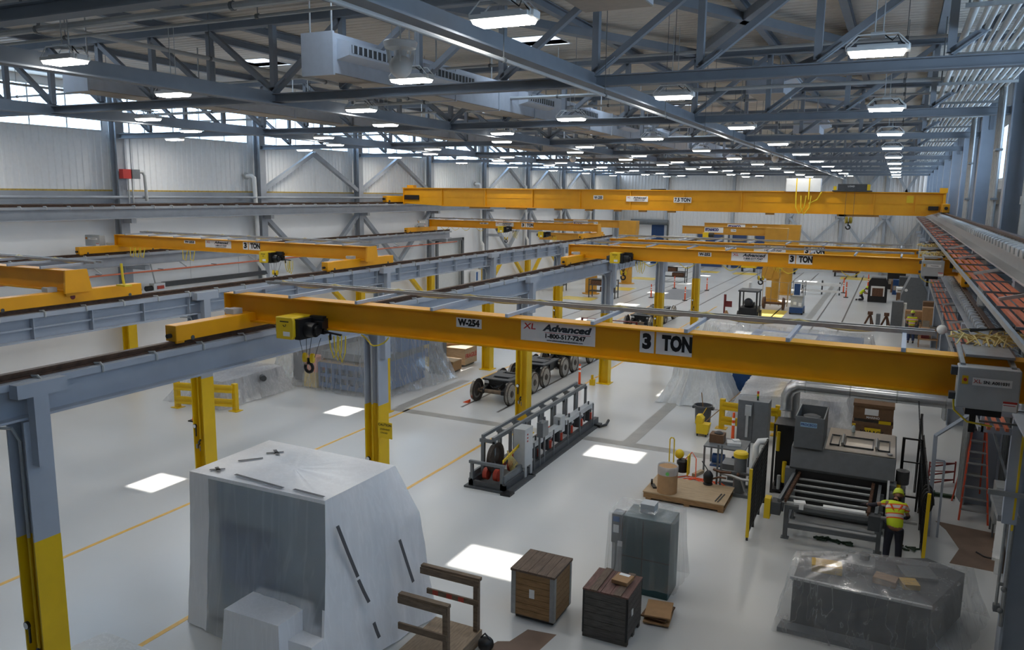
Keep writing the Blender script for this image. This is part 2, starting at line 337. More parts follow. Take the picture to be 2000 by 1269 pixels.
# ceiling: ribbed deck with skylight openings
DECK = mat('roof_deck_sheet', (205,198,188), .6, var=.08, scale=1)
n_ = DECK.node_tree; w_ = n_.nodes.new('ShaderNodeTexWave'); w_.bands_direction = 'Y'; w_.inputs['Scale'].default_value = 1.05; bp = n_.nodes.new('ShaderNodeBump'); bp.inputs['Strength'].default_value = .8; bp.inputs['Distance'].default_value = .06
n_.links.new(n_.nodes['Texture Coordinate'].outputs['Object'], w_.inputs['Vector']); n_.links.new(w_.outputs['Color'], bp.inputs['Height']); n_.links.new(bp.outputs['Normal'], n_.nodes['Principled BSDF'].inputs['Normal'])
SX = [(-10.9, -9.1), (-21.3, -19.6)]; SY = [(YK(k)+5.75, YK(k)+7.1) for k in range(-1, 9)]
xs = sorted([XL-.25, XR+.25]+[x for p in SX for x in p]); ys = sorted([Y0-.3, Y1+.3]+[y for p in SY for y in p]); m_ = MB()
for i in range(len(xs)-1):
    for j in range(len(ys)-1):
        if (xs[i], xs[i+1]) in SX and (ys[j], ys[j+1]) in SY: continue
        m_.box(xs[i], xs[i+1], ys[j], ys[j+1], ZC, ZC+.12)
struct(m_.build('ceiling', DECK, loc=(0,0,0)))
for a, b in SX:
    for c, d in SY:
        wn += 1; w_ = struct(MB().box(a-.06,a,c,d,ZC-.02,ZC+.3).box(b,b+.06,c,d,ZC-.02,ZC+.3).box(a,b,c-.06,c,ZC-.02,ZC+.3).box(a,b,d,d+.06,ZC-.02,ZC+.3).build('window_%d' % wn, WHITE))

# ------------------------------------------------------------ roof steel
def ceiling_row(): pass
PX = [-30.6+2.0775*i for i in range(17)]       # truss panel points, -30.6 .. 2.64
def truss():
    t = T('roof_truss', '', 'truss', (0, 0, 0)); L = []
    for nm, z, h in (('bottom_chord', 10.435, .21), ('top_chord', 12.25, .22)):
        L.append(MB().ib((PX[0],0,z), (2.33,0,z), h, .25, .022, .03).build(nm, ROOFST, t))
    V = MB().bar((0,0,10.6), (0,0,12.14), .13, .14, (0,1,0)).build('vertical', ROOFST, t, w=False); L.append(V); V.location.x = PX[0]
    for x in PX[1:]: v = V.copy(); COL.objects.link(v); v.location.x = x; L.append(v)
    for nm, sg in (('diagonal', 1), ('diagonal', -1)):
        D = MB().bar((0,0,10.6), (2.0775*sg,0,12.15), .12, .14, (0,1,0)).bar((0,-.0,10.56), (.42*sg,0,10.87), .02, .26, (0,1,0)).build(nm, ROOFST, t, w=False)
        pts = [i for i in range(16) if (PX[i] >= -14) == (sg > 0)]
        for q, i in enumerate(pts):
            d = D if q == 0 else D.copy()
            if q: COL.objects.link(d)
            d.location.x = PX[i] if sg > 0 else PX[i+1]; L.append(d)
    return t, L
t0, tl = truss(); tpos = [YK(k) for k in range(-1, 9)]
for i, y in enumerate(tpos):
    lab = 'grey steel roof truss under the deck, %s from the camera end' % ORD[i]
    if i == 0: t0.location.y = y; t0['label'] = lab; t0['group'] = 'roof trusses across the hall'
    else: dup(t0, (0, y, 0), None, lab, lst=tl)
# lengthwise bracing beams on the bottom chord level
for i, (x, nm) in enumerate(((-5.65,'nearer the right wall'), (-13.95,'in the middle of the hall'), (-22.25,'nearer the left wall'))):
    t = T('lengthwise_beam', 'long grey steel beam running the hall length under the roof, %s' % nm, 'beam', (x, 45, 10.45), 0, 'lengthwise roof beams')
    MB().bar((x-.02,2,10.44), (x-.02,92.2,10.44), .05, .3).bar((x+.08,2,10.28), (x+.08,92.2,10.28), .3, .03).build('web', ROOFST, t)
# deck purlins (rafters) along the hall
for i, x in enumerate((-28.5,-26.4,-22.9,-18,-16,-11.8,-7.7,-3.55,-1.45,.6)):
    tag(MB().ib((x,2,12.48), (x,94.3,12.48), .2, .18).build('roof_purlin', ROOFST), 'grey roof purlin under the deck, %s counted from the left wall' % ORD[i], 'purlin', 'roof purlins')
# horizontal roof braces (flat X pattern) visible between trusses
for i, (k, x, s) in enumerate(((0,-5.65,1),(0,-1.5,-1),(0,-9.8,1),(1,-5.65,1),(1,-1.5,-1),(2,-5.65,1))):
    tag(MB().bar((x,YK(k),12.3), (x+4.1*s,YK(k+1),12.3), .28, .2).build('roof_brace', ROOFST), 'slanting flat roof brace, %s from the camera among the deck braces' % ORD[i], 'brace', 'deck braces')

# ------------------------------------------------------------ wall columns and braces
def wcol(y, lab, x=-30.6, yel=True):
    t = T('wall_column', lab, 'column', (x, y, 0), 0, 'columns along the left wall')
    MB().ib((x,y,3.1 if yel else 0), (x,y,12.3), .42, .42, .03, .02, (1,0,0)).build('shaft', STEEL, t)
    if yel: MB().ib((x,y,0), (x,y,3.1), .43, .43, .035, .022, (1,0,0)).build('yellow_shaft', YEL, t)
    MB().box(x+.2,x+.75,y-.12,y+.12,6.75,6.95).build('bracket', STEEL, t)
    MB().box(x+.2,x+1.4,y-.12,y+.12,4.75,4.95).build('bracket', STEEL, t)
for k in range(-1, 10): wcol(YK(k), 'grey wall column with yellow foot on the left wall, %s from the camera' % ORD[k+1])
for j, k in enumerate((2, 3, 5, 6, 7)):
    a, b = YK(k)+.2, YK(k+1)-.2; c = (a+b)/2; x = -30.55
    t = T('wall_brace', 'grey chevron and cross brace with yellow lower ends between left wall columns, %s braced bay' % ORD[j], 'brace', (x, c, 0), 0, 'left wall bracing')
    MB().bar((x,a,8.3), (x,c,10.35), .22, .22, (1,0,0)).bar((x,b,8.3), (x,c,10.35), .22, .22, (1,0,0)).build('chevron', STEEL, t)
    def at(z): f = (6.8-z)/6.6; return a+(b-a)*f, b+(a-b)*f
    MB().bar((x,a,6.8), (x,at(3.1)[0],3.1), .24, .24, (1,0,0)).bar((x,b,6.8), (x,at(3.1)[1],3.1), .24, .24, (1,0,0)).build('cross_brace', STEEL, t)
    MB().bar((x,at(3.1)[0],3.1), (x,b,.2), .25, .25, (1,0,0)).bar((x,at(3.1)[1],3.1), (x,a,.2), .25, .25, (1,0,0)).build('yellow_brace', YEL, t)
tag(MB().box(XL+.0, XL+.3, 0, 92, 7.6, 8.1).build('wall_girt', STEEL), 'long grey girt beam on the left wall under the corrugated sheet', 'beam')
tag(MB().cyl((-30.35,0,7.85), (-30.35,80,7.85), .06, n=8).build('wall_pipe', STEEL), 'thin grey pipe running along the left wall girt', 'pipe')
def rcol(y, lab):
    t = T('hall_column', lab, 'column', (2.66, y, 0), 0, 'columns along the right wall')
    MB().box(2.2,2.24,y-.22,y+.22,0,7.0).box(2.24,2.34,y-.015,y+.015,0,7.0).box(2.34,2.38,y-.22,y+.22,7.0,12.2).box(2.92,2.96,y-.22,y+.22,0,12.2).box(2.34,2.92,y-.015,y+.015,0,12.2).build('shaft', BLUEST, t)
    MB().box(1.82,2.22,y-.14,y+.14,6.6,6.94).box(1.75,2.22,y-.14,y+.14,4.7,4.95).build('bracket', BLUEST, t)
for k in range(-1, 10): rcol(YK(k), 'big blue grey hall column by the right wall, %s from the camera' % ORD[k+1])
for i, x in enumerate((-25.1,-17.3,-11.2,-5.6,-1.3)):
    tag(MB().ib((x,Y1-.25,0), (x,Y1-.25,12.2), .3, .3, .02, .02, (0,1,0)).build('gable_column', STEEL), 'grey column on the back wall, %s from its left' % ORD[i], 'column', 'back wall columns')
for i, (a, b) in enumerate(((-11,-5.8), (-5.4,-1.4), (-1.1,2.2))):
    t = T('gable_brace', 'grey cross brace on the back wall, %s from its left' % ORD[i], 'brace', ((a+b)/2, Y1-.3, .5), 0, 'back wall braces')
    MB().bar((a,Y1-.55,12), (b,Y1-.55,6), .25, .2, (0,1,0)).bar((a,Y1-.55,6), (b,Y1-.55,12), .25, .2, (0,1,0)).build('upper_cross', STEEL, t); MB().bar((a,Y1-.55,6), (b,Y1-.55,.6), .25, .2, (0,1,0)).bar((a,Y1-.55,.6), (b,Y1-.55,6), .25, .2, (0,1,0)).build('lower_cross', STEEL, t)

# ------------------------------------------------------------ runways
def runway(x, y0, y1, ztop, h, lab, clip=1.0, side=1, w=.34, web=.02, stiff=0, m=BLUEST, nclip=90):
    t = T('runway_girder', lab, 'crane runway', (x, (y0+y1)/2, ztop-h))
    MB().ib((x,y0,ztop-h/2), (x,y1,ztop-h/2), h, w, .035, web).box(x-w/2-.02,x+w/2+.02,y0,y1,ztop-.095,ztop+.006).build('girder', m, t)
    MB().ib((x,y0,ztop+.06), (x,y1,ztop+.06), .12, .11, .035, .03).build('rail', RAIL, t)
    C = MB().tube([(side*.04,0,.03), (side*(w/2-.02),.02,.04), (side*(w/2+.035),.02,.0), (side*(w/2+.035),.02,-.1)], .02, 5).tube([(-side*.04,0,.03), (-side*(w/2-.02),.02,.04), (-side*(w/2+.035),.02,.0), (-side*(w/2+.035),.02,-.1)], .02, 5).build('rail_clip', LGREY, t, w=False)
    y = max(y0+.3, 4); k = 0
    while y < y1 and k < nclip:
        c = C if k == 0 else C.copy()
        if k: COL.objects.link(c)
        c.location = (0, y-(y0+y1)/2, h); y += clip; k += 1
    if stiff:
        m_ = MB(); y = y0
        while y < y1: m_.box(x-w/2+.02,x+w/2-.02,y-.01,y+.01,ztop-h+.03,ztop-.09); y += stiff
        m_.bar((x+.07,y0,ztop-h*.55), (x+.07,y1,ztop-h*.55), .05, .04); m_.build('stiffeners', m, t)
    return t
XA, XB, XC, XD = -11.1, -16.94, -29.25, 2.0
runway(XA, -2, 50.2, 5.5, .56, 'nearer blue grey crane runway on yellow footed columns in the hall')
runway(XB, -2, 50.2, 5.5, .6, 'farther blue grey crane runway with stiffeners, parallel to the nearer one', stiff=1.42)
runway(XC, 0, 50, 5.5, .5, 'low grey crane runway along the left wall', m=STEEL)
runway(-30.0, 0, 92, 7.46, .52, 'upper grey crane runway along the left wall', m=STEEL, w=.4)
runway(XD, 3, 60, 5.4, .45, 'lower crane runway along the right wall with rail clips', .55, -1, m=STEEL, w=.36)
runway(XD, 0, 92, 7.44, .5, 'upper wide crane runway along the right wall under the largest crane', .55, -1, m=mat('pale_grey_girder_paint', (168,168,168), .45, var=.06), w=.5)
def icol(x, y, lab, grp, h=4.92, ztr=3.12, post=True, detail=True):
    t = T('runway_column', lab, 'column', (x, y, 0), 0, grp)
    MB().ib((x,y,ztr), (x,y,h), .42, .4, .028, .02, (1,0,0)).build('grey_shaft', BLUEST, t); MB().ib((x,y,0), (x,y,ztr), .425, .405, .03, .022, (1,0,0)).build('yellow_shaft', YEL, t)
    MB().box(x-.3,x+.3,y-.3,y+.3,0,.03).build('base_plate', YEL, t)
    if post:
        MB().box(x+.21,x+.36,y-.12,y+.1,h-.65,5.3).box(x+.17,x+.36,y-.34,y+.4,5.3,5.5).build('side_post', BLUEST, t)
    MB().cyl((x-.04,y-.12,1.35), (x-.04,y-.12,ztr), .025, n=8).build('air_pipe', YEL, t); MB().cyl((x-.04,y-.12,ztr), (x-.04,y-.12,4.6), .025, n=8).tube([(x-.04,y-.12,4.6),(x-.08,y-.2,4.8),(x-.36,y-.3,4.8)], .025).build('upper_pipe', LGREY, t)
    if detail:
        g = MB().cyl((x-.12,y-.2,1.75), (x-.12,y-.24,1.75), .06, n=14).build('pressure_gauge', BLACK, t); MB().cyl((x-.12,y-.241,1.75), (x-.12,y-.245,1.75), .05, n=14).build('dial', PAPER, g)
        MB().cyl((x-.12,y-.19,1.45), (x-.12,y-.19,1.7), .018, n=6).tube([(x-.04,y-.12,1.35),(x-.05,y-.18,1.28),(x,y-.2,1.25)], .03).build('valve', BLACK, t); MB().box(x-.1,x-.04,y-.24,y-.18,1.12,1.24).cyl((x+.02,y-.21,1.05),(x+.02,y-.21,1.2),.015,n=6).build('coupling', WORN, t)
    return t
for k in range(-1, 5):
    icol(XA, YK(k), 'yellow footed column under the nearer runway, %s from the camera' % ORD[k+1], 'nearer runway columns')
    icol(XB, YK(k), 'yellow footed column under the farther runway, %s from the camera' % ORD[k+1], 'farther runway columns')
sg = T('caution_sign', 'small yellow caution sign on the second column under the nearer runway', 'sign', (XA+.42, YK(0)-.22, 2.5))
MB().box(XA+.2,XA+.6,YK(0)-.235,YK(0)-.22,2.35,2.75).build('panel', SIGNY, sg)
text('CAUTION', .085, (XA+.4,YK(0)-.238,2.68), sg, INK, bold=.002); text('OVERHEAD', .055, (XA+.4,YK(0)-.238,2.57), sg, INK); text('CRANES', .055, (XA+.37,YK(0)-.238,2.48), sg, INK)
# conductor bars
def busbar(x, z, y0, y1, n, lab, step, sx=-1, dx=.13, arm=None):
    t = T('conductor_bars', lab, 'conductor rail', (x, (y0+y1)/2, z))
    for i in range(n): MB().bar((x+i*dx,y0,z), (x+i*dx,y1,z), .045, .05).build('bar', COPPER, t)
    y = y0+.2
    A = MB().bar((-.12,0,.05), (n*dx+.05,0,.05), .025, .03).build('support', MGREY, t, w=False); k = 0
    while y < y1 and k < 95:
        a = A if k == 0 else A.copy()
        if k: COL.objects.link(a)
        a.location = (0, y-(y0+y1)/2, 0); y += step; k += 1
    MB().bar((x-.12,y0,z-.03), (x-.12,y1,z-.03), .04, .07).build('edge_angle', TRAY, t)
    if arm:
        m_ = MB(); y = y0+2.6
        while y < y1: m_.bar((x,y,z+.05), (arm[0],y,arm[1]), .05, .05); y += 4.26
        m_.build('arms', LGREY, t)
busbar(1.36, 6.78, 6, 70, 4, 'orange conductor bars beside the upper right runway', 1.9, dx=.13, arm=(1.85, 6.95))
busbar(1.5, 4.78, 13.6, 50, 3, 'orange conductor bars under the lower right runway', 1.9, dx=.12, arm=(1.9, 4.9))
busbar(-28.7, 4.75, 6, 50, 2, 'orange conductor bars under the low left wall runway', 3.0, dx=.08, arm=(-29.1, 5.0))
# ------------------------------------------------------------ cranes
BLK = (14,14,18)
def logo_panel(par, x0, x1, z0, z1, y, small=False):
    w = x1-x0; h = z1-z0; MB().box(x0,x1,y-.004,y,z0,z1).build('sign_panel', PAPER, par)
    yy = y-.006
    text('XL', h*.42, (x0+w*.12, yy, z0+h*.72), par, INKR, sx=1.3, bold=.002, shear=.1, name='lettering')
    text('Advanced', h*.44, (x0+w*.62, yy, z0+h*.71), par, INKG, sx=1.4, bold=h*.022, shear=.25)
    MB().box(x0+w*.33,x1-w*.06,yy-.001,yy,z0+h*.475,z0+h*.495).build('rule', INKR, par)
    text('1-800-517-7247', h*.3, (x0+w*.6, yy, z0+h*.31), par, INK, sx=1.12, bold=h*.012)
    text('www.advancedindustrialsolutions.com', h*.115, (x0+w*.6, yy, z0+h*.1), par, INK, sx=1.08, bold=h*.003)
def sign(par, s, x0, x1, z0, z1, y, k=.78, bold=.1, fill=.88, m=None, dx=0):
    MB().box(x0,x1,y-.004,y,z0,z1).build('sign_panel', PAPER, par)
    h = z1-z0; o = text(s, h*k*1.25, ((x0+x1)/2+dx, y-.006, (z0+z1)/2), par, m or INK, bold=h*bold*.55)
    bpy.context.view_layer.update(); W = o.dimensions.x
    if W > 0: o.scale.x = (x1-x0)*fill/W
def hoist(x, y, zb, label, drop=.55, s=1.):
    """wire rope hoist hung under and beside the beam, yellow box towards the camera"""
    t = T('wire_rope_hoist', label, 'hoist', (x, y, zb), 0, 'crane hoists'); b = MB()
    b.prism([(-.2,-.2),(.16,-.2),(.2,-.14),(.2,.14),(.16,.2),(-.2,.2)], -.62, -.1, 'y').build('yellow_housing', SIGNY, t, bev=.015, w=False)
    MB().box(-.03,.12,-.625,-.62,-.14,-.06).build('label', PAPER, t, w=False)
    MB().tube([(-.03,-.624,.06),(0,-.624,.03),(.03,-.624,.04),(.03,-.624,.075)], .006, 4).box(-.1,.1,-.623,-.621,.11,.13).build('hook_symbol', INK, t, w=False)
    MB().cyl((.2,-.36,-.03), (.5,-.36,-.03), .14, .13, 18).cyl((.5,-.36,-.03),(.56,-.36,-.03),.09,n=14).box(.18,.3,-.56,-.14,-.2,.17).box(.3,.58,-.24,-.12,-.12,.16).cb((.4,-.18,.17),(.3,.1,.06)).box(.45,.62,-.34,-.26,0,.12).build('drive_motor', BLACK, t, w=False)
    MB().box(-.4,-.2,-.4,-.2,-.12,.05).cyl((-.34,-.3,-.03),(-.2,-.3,-.03),.11,n=14).build('rope_drum', DGREY, t, w=False)
    m_ = MB()
    for a, bx in ((.05,.14),(.22,.21),(.34,.27),(.55,.4)): m_.cyl((a,-.3,-.18), (bx,-.3,-drop), .006, n=5)
    m_.build('wire_rope', DGREY, t, w=False)
    hb = MB()
    for sx in (-.085, .085): hb.lathe([(.03,-.035),(.085,-.03),(.09,0),(.085,.03),(.03,.035)], (.26+sx,-.3,-drop-.02), 18, (1,.5,0))
    hb = hb.build('sheave_block', SIGNY, t, w=False)
    m_ = MB(); m_.tube([(.26+.085*math.cos(a),-.3,-drop-.2+.085*math.sin(a)) for a in [PI*.6-i*2*PI*.9/14 for i in range(15)]], .03, 8).cyl((.26,-.3,-drop-.12),(.26,-.3,-drop-.02),.03,n=8); m_.build('hook', BLACK, hb, w=False)
    for sx in (-.085, .085): MB().cyl((.26+sx-.03,-.33,-drop-.02),(.26+sx+.03,-.3,-drop-.02),.04,n=12).build('sheave_hub', DGREY, hb, w=False)
    m_ = MB().bar((.62,-.28,-.06),(1.0,-.28,-.09),.03).bar((.75,-.28,-.09),(.75,-.28,-.2),.03); m_.build('trolley_arm', BLACK, t, w=False)
    c = MB()
    for i in range(3): x0 = .72+i*.09; c.tube([(x0+.02*i,-.28,-.12),(x0+.03,-.28,-.35),(x0+.1,-.28,-.52-.03*i),(x0+.17,-.28,-.4),(x0+.19,-.28,-.1)], .012, 5)
    c.build('cable_loop', YCAB, t, w=False)
    if s != 1: t.scale = (s,)*3
    return t
def festoon(t, y, x0, x1, zt, arms, back, loops=True):
    for x in arms: MB().bar((x,y-.2,zt+.03), (x+.02,y+back,zt+.05), .055, .055).box(x-.024,x+.024,y-.207,y-.2,zt+.006,zt+.054).build('festoon_arm', BLUEST, t)
    MB().bar((x0,y+back-.12,zt+.09), (x1,y+back-.12,zt+.09), .05, .06).bar((x0,y+back-.32,zt+.09), (x1,y+back-.32,zt+.09), .05, .06).build('festoon_track', TRAY, t)
    p = []; a = arms
    for i in range(len(a)-1):
        for j in range(8): u = j/8; p.append((a[i]+(a[i+1]-a[i])*u, y+back-.22, zt+.13-.1*math.sin(PI*u)))
    if loops: MB().tube(p, .018, 5).build('flat_cable', CABLE, t)
def endtruck(t, x, y0, y1, z0=5.62, z1=5.9):
    e = MB().box(x-.13,x+.13,y0,y1,z0,z1).box(x-.1,x+.1,y0+.03,y0+.2,z0-.04,z0).build('end_truck', CRANE, t, bev=.012)
    MB().cyl((x,y0-.08,z0+.1),(x,y0,z0+.1),.04,n=10).cyl((x,y1,z0+.1),(x,y1+.08,z0+.1),.04,n=10).build('bumper', BLACK, e)
    MB().cyl((x-.14,y0+.35,z0+.03),(x+.14,y0+.35,z0+.03),.04,n=12).cyl((x-.14,y1-.35,z0+.03),(x+.14,y1-.35,z0+.03),.04,n=12).build('wheel', DGREY, e)
    MB().box(x-.2,x+.0,(y0+y1)/2-.45,(y0+y1)/2-.22,z1,z1+.1).cyl((x-.3,(y0+y1)/2-.34,z1+.05),(x-.05,(y0+y1)/2-.34,z1+.05),.05,n=10).build('travel_motor', LGREY, e)
def crane(label, y, xl, xr, zb, zt, tl, tr, arms, back=1.3, sgn=None, code='', plate=None, loops=()):
    t = T('bridge_crane', label, 'crane', ((xl+xr)/2, y, zb), 0, 'three ton bridge cranes')
    MB().ib((xl,y,(zb+zt)/2), (xr,y,(zb+zt)/2), zt-zb, .32, .024, .02).build('bridge_beam', CRANE, t)
    m_ = MB().box(xl-.02,xl,y-.16,y+.16,zb-.1,zt); m_.box(xr,xr+.02,y-.16,y+.16,zb-.1,zt); m_.build('end_plate', CRANE, t)
    endtruck(t, tl, y-1.9, y+1.9); endtruck(t, tr, y-1.9, y+1.9)
    if plate:
        x, d = plate; MB().prism([(y-.24,zb-.03),(y+.5,zb-.03),(y+.42,zb+.03),(y+.33,zt+.01),(y-.2,zt+.01)], x+.1, x+.16, 'x').build('end_bracket', CRANE, t)
    festoon(t, y, arms[0]-.3, arms[-1]+.4, zt, arms, back)
    for x in loops:
        MB().tube([(x+.3*u,y-.14+.04*math.sin(u*5),zb-.02-.17*math.sin(PI*u/2)**1) for u in [i*.25 for i in range(9)]], .014, 5).build('festoon_loop', YCAB, t)
    if sgn:
        for s, a, b, f in sgn:
            if s == 'LOGO': logo_panel(t, a, b, zb+.15, zt-.05, y-.012)
            else: sign(t, s, a, b, (zb+.26 if '-' in s else zb+.14), (zt-.1 if '-' in s else zt-.05), y-.012, .72, .1, f, dx=(.05 if s == 'TON' else 0))
    return t
def cabinet(t, x0, x1, y, z0, z1, serial=False):
    c = MB().box(x0,x1,y-.13,y+.13,z0,z1).build('control_cabinet', LGREY, t, bev=.012)
    MB().box(x0+.02,x1-.02,y-.14,y-.13,z0+.02,z1-.02).build('cabinet_door', LGREY, c)
    w = x1-x0; h = z1-z0
    MB().box(x0+w*.07,x0+w*.17,y-.147,y-.141,z1-h*.4,z1-h*.2).build('switch_plate', SIGNY, c); MB().cyl((x0+w*.12,y-.148,z1-h*.29),(x0+w*.12,y-.175,z1-h*.29),w*.03,n=12).build('red_switch', INKR, c)
    MB().box(x0+w*.24,x1-w*.14,y-.147,y-.141,z1-h*.41,z1-h*.23).build('serial_label', PAPER, c)
    if serial:
        text('XL', h*.13, (x0+w*.32,y-.15,z1-h*.315), c, INKR, sx=1.1); text('SN: A001031', h*.1, (x0+w*.62,y-.15,z1-h*.325), c, INK, sx=1.0, bold=.0015)
    else: MB().box(x0+w*.4,x1-w*.25,y-.149,y-.147,z1-h*.335,z1-h*.305).build('label_line', INK, c)
    MB().box(x1-w*.25,x1-w*.03,y-.147,y-.141,z0+h*.03,z0+h*.27).build('warning_label', PAPER, c); MB().box(x1-w*.25,x1-w*.03,y-.149,y-.147,z0+h*.22,z0+h*.27).box(x1-w*.24,x1-w*.05,y-.149,y-.147,z0+h*.17,z0+h*.185).build('warning_stripe', INKR, c)
    MB().box(x0-.07,x0,y-.06,y+.06,z1-.12,z1-.02).box(x0-.07,x0,y-.06,y+.06,z0+.08,z0+.16).build('hinge', DGREY, c)
    return c
def rightend(t, y, xb, zb, zt, serial=False):
    """control cabinet, mast and cable tray at the right end of a bridge"""
    cabinet(t, .8, 1.45, y-.6, zb+.0, zb+.5, serial)
    MB().bar((.85,y-.6,zt-.02),(.85,y+1.1,zt+.12),.05).bar((1.38,y-.6,zt-.02),(1.38,y+1.1,zt+.12),.05).box(.88,1.4,y-.45,y+.3,zt+.06,zt+.09).build('cable_tray', TRAY, t)
    m_ = MB(); r_ = random.Random(3)
    for i in range(14):
        a = r_.uniform(.8,1.5); m_.tube([(a,y+r_.uniform(.2,.5),zt+.1)]+[(a+r_.uniform(-.18,.22),y+.45+.1*q,zt+.13+r_.uniform(-.05,.09)) for q in range(5)]+[(a+r_.uniform(0,.3),y+1.0,zt+.1+r_.uniform(-.05,.1))], .01, 5)
    m_.build('cable_bundle', CABLE, t)
    m_ = MB()
    for i in range(4): m_.tube([(1.0,y+.95-.06*i,zt+.2),(1.5,y+.9-.06*i,zt+.24+.02*i),(2.1,y+.7-.1*i,zt+.12),(2.5,y+.6,zt+.0)], .014, 5)
    m_.build('black_cable', BLACK, t)
    MB().tube([(.78,y-.62,zb+.12),(.8,y-.66,zb-.05),(.95,y-.66,zb-.18),(1.22,y-.6,zb-.22)], .012, 6).build('yellow_lead', YCAB, t)
    MB().box(.92,1.3,y-.62,y-.3,zb-.1,zb).bar((1.02,y-.45,zb-.1),(1.02,y-.45,zb-.35),.07).build('collector_arm', BLACK, t); MB().box(1.62,1.72,y-.35,y-.2,zt-.25,zt-.02).build('bumper_block', BLACK, t)
    MB().box(1.72,1.76,y-.37,y-.2,zt-.27,zt).build('yellow_edge', SIGNY, t)
S3 = [('W-254',-6.53,-6.05,.86), ('LOGO',-5.33,-4.06,0), ('3',-3.35,-3.13,.62), ('TON',-3.1,-2.56,.84)]
arm2 = [-11.3,-9.95,-8.45,-6.9,-5.5,-4.05,-2.62,-1.22,.2]
c = crane('nearest yellow three ton bridge crane marked W-254 on the nearer runway', 11.4, -11.6, 2.35, 5.73, 6.25, XA, XD, arm2, 1.35, S3, loops=(-8.4,)); rightend(c, 11.4, .8, 5.73, 6.25, True)
hoist(-9.72, 11.4, 5.78, 'yellow wire rope hoist under the crane marked W-254')
S3[0] = ('W-252',)+S3[0][1:]
c = crane('yellow three ton bridge crane marked W-252 on the nearer runway', 29.3, -11.6, 2.35, 5.76, 6.27, XA, XD, arm2, 1.35, S3, loops=(-8.6,-7.2,-5.6,-3.6,-1.6)); rightend(c, 29.3, .8, 5.76, 6.27)
hoist(-9.55, 29.3, 5.85, 'yellow wire rope hoist under the crane marked W-252')
S3[0] = ('W-250',)+S3[0][1:]
c = crane('yellow three ton bridge crane just behind the crane marked W-252', 34.3, -11.6, 2.35, 5.76, 6.28, XA, XD, arm2, 1.35, S3); rightend(c, 34.3, .8, 5.76, 6.28)
hoist(-5.2, 34.3, 5.7, 'wire rope hoist under the bridge crane behind W-252', .8)
arm1 = [-28.6,-27.2,-25.8,-24.3,-22.9,-21.5,-20.1,-18.7,-17.5]
c = crane('yellow three ton bridge crane marked W-253 between left wall and farther runway', 22.7, -29.3, -16.5, 5.85, 6.33, XC, XB, arm1, 1.1, [('W-253',-25.45,-24.85,.86), ('LOGO',-24.3,-22.95,0), ('3',-22.35,-22.1,.62), ('TON',-22.06,-21.5,.84)], plate=(-16.6,1))
cabinet(c, -30.5, -29.6, 22.2, 5.85, 6.3); hoist(-20.8, 22.7, 5.8, 'yellow wire rope hoist under the crane marked W-253')
m_ = MB()
for x in (-28.4,-28.1,-27.8,-25.4,-25.0): m_.tube([(x,22.55,5.84),(x+.06,22.5,5.5),(x+.2,22.5,5.45),(x+.26,22.55,5.84)], .016, 5)
m_.build('festoon_loop', YCAB, c)
c = crane('yellow bridge crane cut by the picture edge, its end truck on the farther runway', 11.7, -29.3, -16.75, 5.9, 6.38, XC, XB, arm1, 1.2, None, plate=(-16.8,1))
MB().cyl((XB+.13,11.75,5.76),(XB+.137,11.75,5.76),.06,n=16).build('red_cap', DRED, c)
MB().tube([(-16.6,12.9,6.45),(-16.58,12.9,6.1),(-16.55,12.9,5.95)], .03).box(-16.7,-16.4,12.8,13.0,5.91,5.95).build('yellow_cord', YCAB, c)
c = crane('far yellow three ton bridge crane between left wall and farther runway end', 46.2, -28.5, -16.5, 5.97, 6.43, XC, XB, arm1, 1.1, [('W-251',-24.7,-24.1,.86), ('LOGO',-23.55,-22.25,0), ('3',-21.7,-21.45,.62), ('TON',-21.4,-20.85,.84)], plate=(-16.6,1), loops=(-27.6,-26.8,-26.0,-24.9))
cabinet(c, -29.2, -28.5, 45.8, 5.95, 6.4); hoist(-22.9, 46.2, 5.95, 'yellow wire rope hoist under the far crane near the left wall'); hoist(-20.2, 46.4, 5.7, 'second small hoist under the far crane near the left wall', .9, .9)
# 7.5 ton crane
Y7 = 45.2; c = T('large_bridge_crane', 'largest yellow bridge crane marked 7.5 TON spanning the whole hall', 'crane', (-14, Y7, 7.4))
m_ = MB().prism([(-29.85,7.5),(-26.85,7.38),(1.25,7.38),(2.05,7.62),(2.05,8.5),(-29.85,8.5)], Y7-.25, Y7+.25, 'y').box(-29.85,2.05,Y7-.42,Y7+.42,8.48,8.53).box(-26.85,1.25,Y7-.33,Y7+.33,7.36,7.4); m_.build('box_girder', CRANE, c)
m_ = MB()
for x in [-29.8,-26.84,-23.65,-20.37,-17.25,-14.11,-11,-7.79,-1.2,.75,1.95]: MB().box(x-.03,x+.03,Y7-.33,Y7-.25,7.4,8.47).build('stiffener', CRANE, c)
MB().box(-29.8,2,Y7-.275,Y7-.25,7.93,7.96).build('rib', CRANE, c)
m_ = MB()
for x in (-24.8,-22.2,-18.9,-16.9,-15.1,-13.6,-11.9,-6.5,-2.9): MB().box(x,x+(1.4 if x < -21 else .45),Y7-.3,Y7-.1,7.26,7.37).build('under_plate', mat('brown_primer', (150,108,48), .6), c)
MB().box(-2.8,-.9,Y7-.3,Y7-.05,7.26,7.37).build('under_plate', mat('brown_primer', (150,108,48), .6), c)
